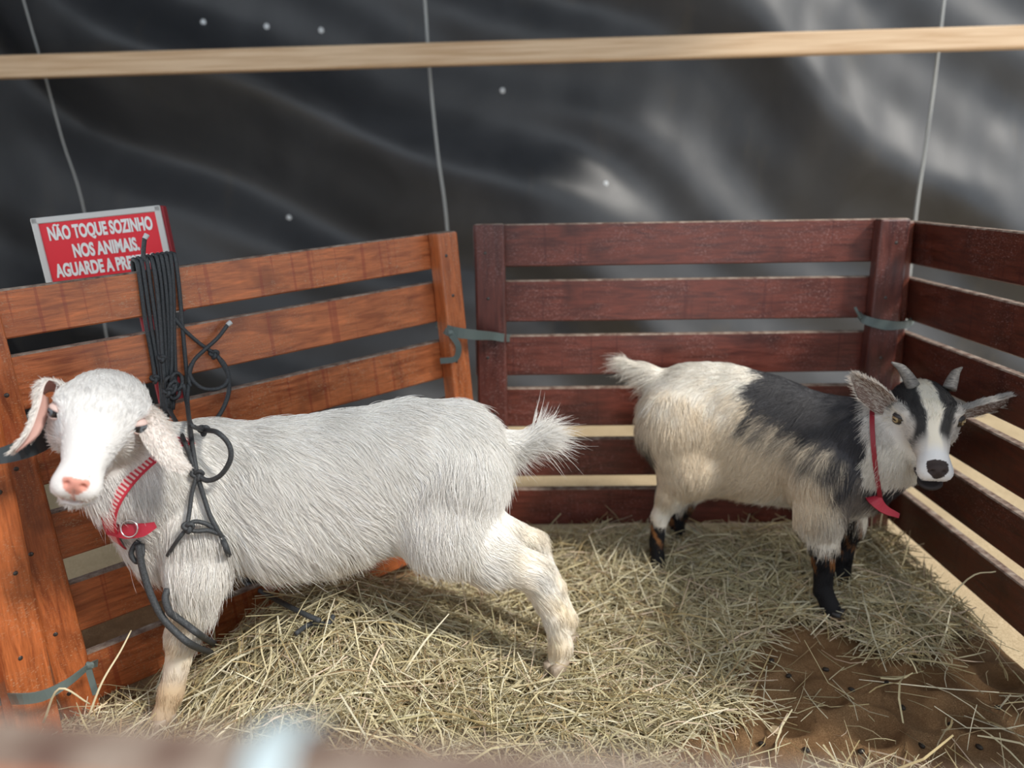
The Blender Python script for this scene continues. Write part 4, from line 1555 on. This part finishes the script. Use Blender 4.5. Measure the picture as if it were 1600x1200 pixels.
def over(px, py):
    """crosses the top of the slat and drops a little behind it"""
    p = onL(px, py, .006)
    return [p - NL * .036 - np.array([0, 0, .055]), p - NL * .032 + np.array([0, 0, .002]), p - NL * .012 + np.array([0, 0, .008]), p + np.array([0, 0, .001])]


strands = [
    ((215, 414), [(219, 440, .007), (227, 500, .007), (238, 560, .008), (242, 590, .010)]),
    ((222, 412), [(228, 450, .008), (238, 520, .008), (250, 590, .010), (254, 640, .016)]),
    ((230, 410), [(236, 450, .010), (246, 520, .012), (252, 580, .014), (258, 650, .020)]),
    ((238, 409), [(244, 440, .014), (250, 500, .016), (254, 560, .018), (262, 655, .024)]),
    ((246, 407), [(252, 450, .010), (257, 520, .012), (260, 580, .014), (264, 640, .020)]),
    ((253, 406), [(259, 450, .008), (263, 520, .008), (264, 590, .012), (268, 650, .018)]),
    ((260, 405), [(266, 450, .008), (268, 520, .010), (267, 590, .016), (258, 660, .024)]),
    ((267, 404), [(271, 450, .007), (272, 520, .008), (274, 590, .012), (270, 640, .018)]),
    ((274, 404), [(280, 450, .007), (286, 520, .008), (291, 575, .012), (294, 600, .016)]),
]
for (tx, ty), path in strands:
    cord(over(tx, ty) + [onL(*q) for q in path], .0031)
cord([onL(226, 408, .004), onL(224, 395, .004), onL(226, 372, .006)], .0032)
tip(onL(226, 373, .006), onL(230, 366, .006))
knot(onL(242, 592, .012)); knot(onL(268, 600, .022), .009); knot(onL(262, 612, .026), .008); knot(onL(253, 560, .02), .006)
for q in ((266, 602), (272, 610), (276, 596)):
    P = [onL(q[0] + 9 * math.cos(a), q[1] + 13 * math.sin(a), .026 + .004 * math.sin(a * 2)) for a in np.linspace(0, 2 * np.pi, 11)]
    cord(P, .0028)
# diagonal end, raised end with pale tip, the two hanging loops
cord([onL(266, 488, .006), onL(285, 512, .010), onL(310, 535, .012), onL(333, 551, .014)], .0029)
cord([onL(356, 507, .016), onL(340, 528, .018), onL(318, 548, .018), onL(302, 565, .018), onL(295, 590, .02), onL(297, 604, .022)], .0031)
tip(onL(355, 508, .016), onL(361, 503, .016))
knot(onL(334, 553, .016), .008)
cord([onL(334, 553, .018), onL(350, 568, .02), onL(357, 592, .022), onL(344, 606, .024), onL(320, 608, .024), onL(303, 597, .022), onL(296, 582, .02), onL(300, 568, .018)], .0034)
cord([onL(340, 556, .020), onL(356, 585, .022), onL(357, 615, .024), onL(345, 645, .03), onL(330, 662, .04), onL(318, 671, .055)], .0034)
yk = float(hit(BW, 318, 672, .03)[1])
yk2 = float(hit(BW, 308, 742, .026)[1])
kn1, kn2 = A(318, 672, min(yk, 1.40)), A(308, 742, yk2)
knot(kn1, .008); knot(kn2, .009)
hb = lambda px, py, o=.024: hit(BW, px, py, o, skip=('tail',))
yl = min(kn1[1], kn2[1]) - .006
cord([kn1, A(340, 676, yl), A(358, 695, yl - .004), A(360, 718, yl - .006), A(345, 742, yl - .004), A(325, 751, yl), kn2], .0034)
cord([kn1, A(305, 668, yl + .01), A(297, 660, yl + .02), onL(292, 630, .05), onL(286, 600, .03)], .003)
cord([onL(264, 640, .03), A(278, 665, 1.30), hb(288, 690), hb(298, 715), kn2], .0031)
cord([onL(294, 600, .02), onL(293, 630, .06), A(297, 665, 1.27), hb(301, 700), kn2], .0031)
# down over the shoulder to the harness loop
cord([kn2, hb(318, 775), hb(328, 805), hb(338, 825), hb(346, 838)], .0031)
cord([kn2, hb(300, 770), hb(296, 800), hb(292, 822)], .0028)
cord([hb(291, 822), hb(305, 815), hb(325, 820), hb(344, 834), hb(325, 829), hb(306, 830), hb(292, 826)], .0030)
knot(hb(294, 824, .028), .008)
cord([hb(290, 828), hb(282, 838), hb(272, 852, .018), hb(262, 868, .012)], .0026)

# ------------------------------------------------------------------ hay
def hay_h(x, y):
    """height of the hay over the floor"""
    h = 0.026 + 0.010 * fbm2(x, y, 31, 3, 7.0)
    h = h + 0.155 * np.exp(-(((x + .37) / .23) ** 2 + ((y - 1.36) / .25) ** 2))      # heap under the white goat's chest
    h = h + 0.06 * np.exp(-(((x + .30) / .22) ** 2 + ((y - 1.03) / .14) ** 2))
    h = h + 0.045 * smooth01(y, 1.50, 1.85) * smooth01(x, -.12, .1)                  # drift along the back panel
    h = h + 0.030 * np.exp(-(((x - .80) / .16) ** 2 + ((y - 1.55) / .16) ** 2))
    h = h + 0.022 * np.exp(-(((x - .28) / .20) ** 2 + ((y - 1.10) / .12) ** 2))
    return h


BARE = [AZ(px, py, .01)[:2] for (px, py) in ((1040, 1230), (1130, 1130), (1165, 1040), (1215, 985), (1290, 985), (1330, 1015), (1420, 1035), (1480, 1015), (1540, 1000), (1660, 1000), (1680, 1230))]


def in_poly(x, y, poly):
    c = np.zeros(len(x), bool)
    for i in range(len(poly)):
        (x1, y1), (x2, y2) = poly[i], poly[i - 1]
        m = ((y1 > y) != (y2 > y))
        xi = (x2 - x1) * (y - y1) / (y2 - y1 + 1e-12) + x1
        c ^= m & (x < xi)
    return c


def hay_density(x, y):
    w_ = np.ones(len(x))
    jx = x + .03 * np.sin(23 * y + 5 * x)
    jy = y + .02 * np.sin(19 * x)
    w_[in_poly(jx, jy, BARE)] = 0.035
    # sparse in the shade between the white goat's foreleg and the left panel
    w_ *= 1 - .75 * np.exp(-(((x + .72) / .10) ** 2 + ((y - 1.33) / .10) ** 2))
    w_ *= 1 - .6 * np.exp(-(((x - .55) / .07) ** 2 + ((y - 1.48) / .07) ** 2))
    # stay inside the panels
    w_[x > .975] = 0
    w_[y > 1.865] = 0
    w_[(y - 1.5414) > (x + .5) * math.tan(ROT_L[2]) - .075] = 0
    return w_


def make_hay():
    r = np.random.default_rng(77)
    want = 21000
    X = np.zeros((0, 2))
    while len(X) < want:
        c = np.stack([r.uniform(-.93, .98, 60000), r.uniform(.80, 1.87, 60000)], 1)
        # far straws matter less: thin with distance outside the view
        k_ = r.random(len(c)) < hay_density(c[:, 0], c[:, 1]) * np.where(np.abs(c[:, 0]) < .80 * c[:, 1], 1, 0)
        X = np.vstack([X, c[k_]])
    X = X[:want]
    n = len(X)
    h = hay_h(X[:, 0], X[:, 1])
    lay = r.beta(2.2, 1.3, n)
    L = np.clip(np.exp(r.normal(np.log(.10), .45, n)), .03, .28)
    az = r.uniform(0, 2 * np.pi, n)
    el = r.normal(0, .20, n) + (r.random(n) < .08) * r.uniform(.2, .9, n)
    gx_ = (hay_h(X[:, 0] + .01, X[:, 1]) - h) / .01
    gy_ = (hay_h(X[:, 0], X[:, 1] + .01) - h) / .01
    d0 = np.stack([np.cos(az), np.sin(az), gx_ * np.cos(az) + gy_ * np.sin(az) + np.tan(np.clip(el, -.5, 1.1))], 1)
    d0 /= np.linalg.norm(d0, axis=1, keepdims=True)
    z0 = h * (0.40 + .68 * lay) + .004
    K = 4
    tt = np.linspace(-.5, .5, K)
    sidev = np.stack([-np.sin(az), np.cos(az), np.zeros(n)], 1)
    bend = r.normal(0, .10, n)
    kink = (r.random(n) < .22) * r.normal(0, .55, n)
    sag = r.normal(0, .06, n)
    C = np.zeros((n, K, 3))
    for i, t in enumerate(tt):
        C[:, i] = np.concatenate([X, z0[:, None]], 1) + d0 * (L * t)[:, None] + sidev * (L * (bend * t * t * 2 + kink * max(0, t)))[:, None]
        C[:, i, 2] += L * sag * (1 - 4 * t * t)
    fl_ = soil_h(C[..., 0], C[..., 1]) + .002
    C[..., 2] = np.maximum(C[..., 2], fl_)
    C[..., 0] = np.minimum(C[..., 0], .988)
    C[..., 1] = np.minimum(C[..., 1], 1.885)
    wd = np.clip(np.exp(r.normal(np.log(.0013), .38, n)),   .0006, .0023)     # half width
    tk = wd * r.uniform(.35, .8, n)
    upv = np.cross(d0, sidev)
    upv *= np.sign(upv[:, 2:3] + 1e-9)
    roll = r.uniform(0, np.pi, n)
    s1 = sidev * np.cos(roll)[:, None] + upv * np.sin(roll)[:, None]
    s2 = -sidev * np.sin(roll)[:, None] + upv * np.cos(roll)[:, None]
    taper = np.array([.75, 1, .95, .5])
    ring = []
    for a in (0, 2 * np.pi / 3, 4 * np.pi / 3):
        ring.append(C + (s1 * (wd * math.cos(a))[:, None] + s2 * (tk * math.sin(a))[:, None])[:, None, :] * taper[None, :, None])
    V = np.stack(ring, 2).reshape(-1, 3)            # n, K, 3 sides
    b0 = (np.arange(n) * K * 3)[:, None]
    F_ = []
    for i in range(K - 1):
        for j in range(3):
            k_ = (j + 1) % 3
            F_.append(b0 + np.array([i * 3 + j, i * 3 + k_, (i + 1) * 3 + k_, (i + 1) * 3 + j])[None])
    Fc = np.stack(F_, 1).reshape(-1, 4)
    pal = np.array([(.62, .55, .36), (.52, .45, .27), (.70, .65, .48), (.42, .33, .17), (.52, .47, .28), (.34, .24, .13), (.64, .51, .38)])
    ci = r.choice(len(pal), n, p=[.26, .2, .17, .13, .12, .05, .07])
    col = pal[ci] * np.exp(r.normal(0, .16, (n, 1)))
    vc = np.repeat(col, K * 3, 0)
    # matted hay under-layer, coloured dark as shade in the gaps between straws
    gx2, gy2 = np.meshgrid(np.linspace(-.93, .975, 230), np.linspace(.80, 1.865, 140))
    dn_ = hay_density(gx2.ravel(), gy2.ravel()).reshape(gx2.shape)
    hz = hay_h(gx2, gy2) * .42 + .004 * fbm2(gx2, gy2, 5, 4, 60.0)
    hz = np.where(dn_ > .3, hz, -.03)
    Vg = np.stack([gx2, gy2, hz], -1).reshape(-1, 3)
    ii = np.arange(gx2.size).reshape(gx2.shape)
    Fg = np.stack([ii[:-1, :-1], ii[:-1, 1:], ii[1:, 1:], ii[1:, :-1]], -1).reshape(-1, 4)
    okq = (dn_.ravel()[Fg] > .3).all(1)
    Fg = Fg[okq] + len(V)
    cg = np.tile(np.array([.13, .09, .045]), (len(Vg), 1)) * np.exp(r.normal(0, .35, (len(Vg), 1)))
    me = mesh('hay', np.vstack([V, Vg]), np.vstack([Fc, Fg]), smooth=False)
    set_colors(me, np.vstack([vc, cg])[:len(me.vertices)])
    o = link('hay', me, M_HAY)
    tag(o, 'loose pile of pale dry hay spread over the pen floor', 'hay', kind='stuff')
    return o


make_hay()

# leash lying from the harness into the hay
leash = empty('leash', tuple(A(365, 885, 1.24)))
tag(leash, 'charcoal cord leash running from the white goat down into the hay', 'rope')
LO = np.array(leash.location)


def onhay(px, py, up=.030):
    """point where a sight line meets the hay"""
    for y in np.arange(.85, 1.9, .004):
        p = A(px, py, y)
        if p[2] < hay_h(np.array([p[0]]), np.array([p[1]]))[0] + up: return p
    return A(px, py, 1.4)


cord([hb(346, 838, .014), hb(358, 868, .006), onhay(366, 892, .05), onhay(385, 910, .03), onhay(430, 936), onhay(470, 957), onhay(500, 970)], .0040, leash, LO)
cord([onhay(385, 910, .03), onhay(410, 905, .02), onhay(436, 898, .015)], .0040, leash, LO)
cord([onhay(462, 990), onhay(485, 975, .014), onhay(512, 974, .016), onhay(521, 962, .018)], .0036, leash, LO)
knot(onhay(386, 909, .034), .009, leash, LO)
yy = float(A(225, 860, 1.17)[1])
cord([A(226, 838, 1.19), A(212, 850, 1.17), A(205, 866, 1.165), A(214, 878, 1.165), A(222, 868, 1.165), A(222, 850, 1.175)], .0034, leash, LO)
cord([A(216, 850, 1.165), A(222, 885, 1.16), A(234, 925, 1.155), A(252, 962, 1.15), A(272, 985, 1.15), A(300, 1008, 1.16), onhay(330, 1020, .012)], .0046, leash, LO)
cord([A(262, 920, 1.165), A(258, 935, 1.155), A(264, 955, 1.15), A(272, 962, 1.155), A(290, 975, 1.16), A(312, 992, 1.17), onhay(335, 1006, .012)], .0046, leash, LO)

# ------------------------------------------------------------------ single long stalks and pellets
M_STALK = plain('pale_straw_stalk', (.66, .58, .38), .6)
for pts, lab in (
        ([A(1358, 868, 1.80), A(1361, 830, 1.795), A(1364, 785, 1.79)], 'upright pale straw stalk at the back right corner below the red collar'),
        ([AZ(1440, 985, .03), A(1512, 905, 1.42), A(1556, 893, 1.40)], 'long bent straw stalk leaning on the right panel'),
        ([A(68, 1128, 1.07), A(93, 1076, 1.06), A(140, 1100, 1.08)], 'bent straw stalk in front of the near left posts'),
        ([A(138, 1120, 1.10), A(160, 1065, 1.12), A(188, 1018, 1.16), A(205, 985, 1.19)], 'long straw stalk leaning on the left panel beside the white foreleg')):
    o0 = np.array(pts[0])
    o = link('straw_stalk', tube_mesh('straw_stalk', [q - o0 for q in pts], [.0021, .0018, .0014], 6, 5), M_STALK)
    o.location = tuple(o0)
    tag(o, lab, 'straw', 'single long straw stalks')
bm = bmesh.new()
bmesh.ops.create_icosphere(bm, subdivisions=2, radius=.0048)
for v in bm.verts: v.co = Vector((v.co.x * 1.4, v.co.y, v.co.z * .9))
pel = bpy.data.meshes.new('pellet')
bm.to_mesh(pel); bm.free()
for q in pel.polygons: q.use_smooth = True
pel.materials.append(plain('dark_pellet', (.022, .015, .010), .6))
for (px, py) in ((1205, 1035), (1232, 1060), (1290, 1050), (1330, 1083), (1385, 1068), (1260, 1172), (1190, 1165), (1530, 1168), (1485, 1130),
                 (1410, 1108), (1345, 1180), (1150, 1190), (1560, 1105), (1440, 1165)):
    g = AZ(px, py, .012)
    o = bpy.data.objects.new('pellet', pel)
    COL.objects.link(o)
    o.location = (g[0], g[1], float(soil_h(np.array([g[0]]), np.array([g[1]]))[0]) + .003)
    o.rotation_euler = (0, 0, random.uniform(0, 3))
    tag(o, 'small dark dropping lying on the bare brown soil', 'dropping', 'droppings on the bare soil')
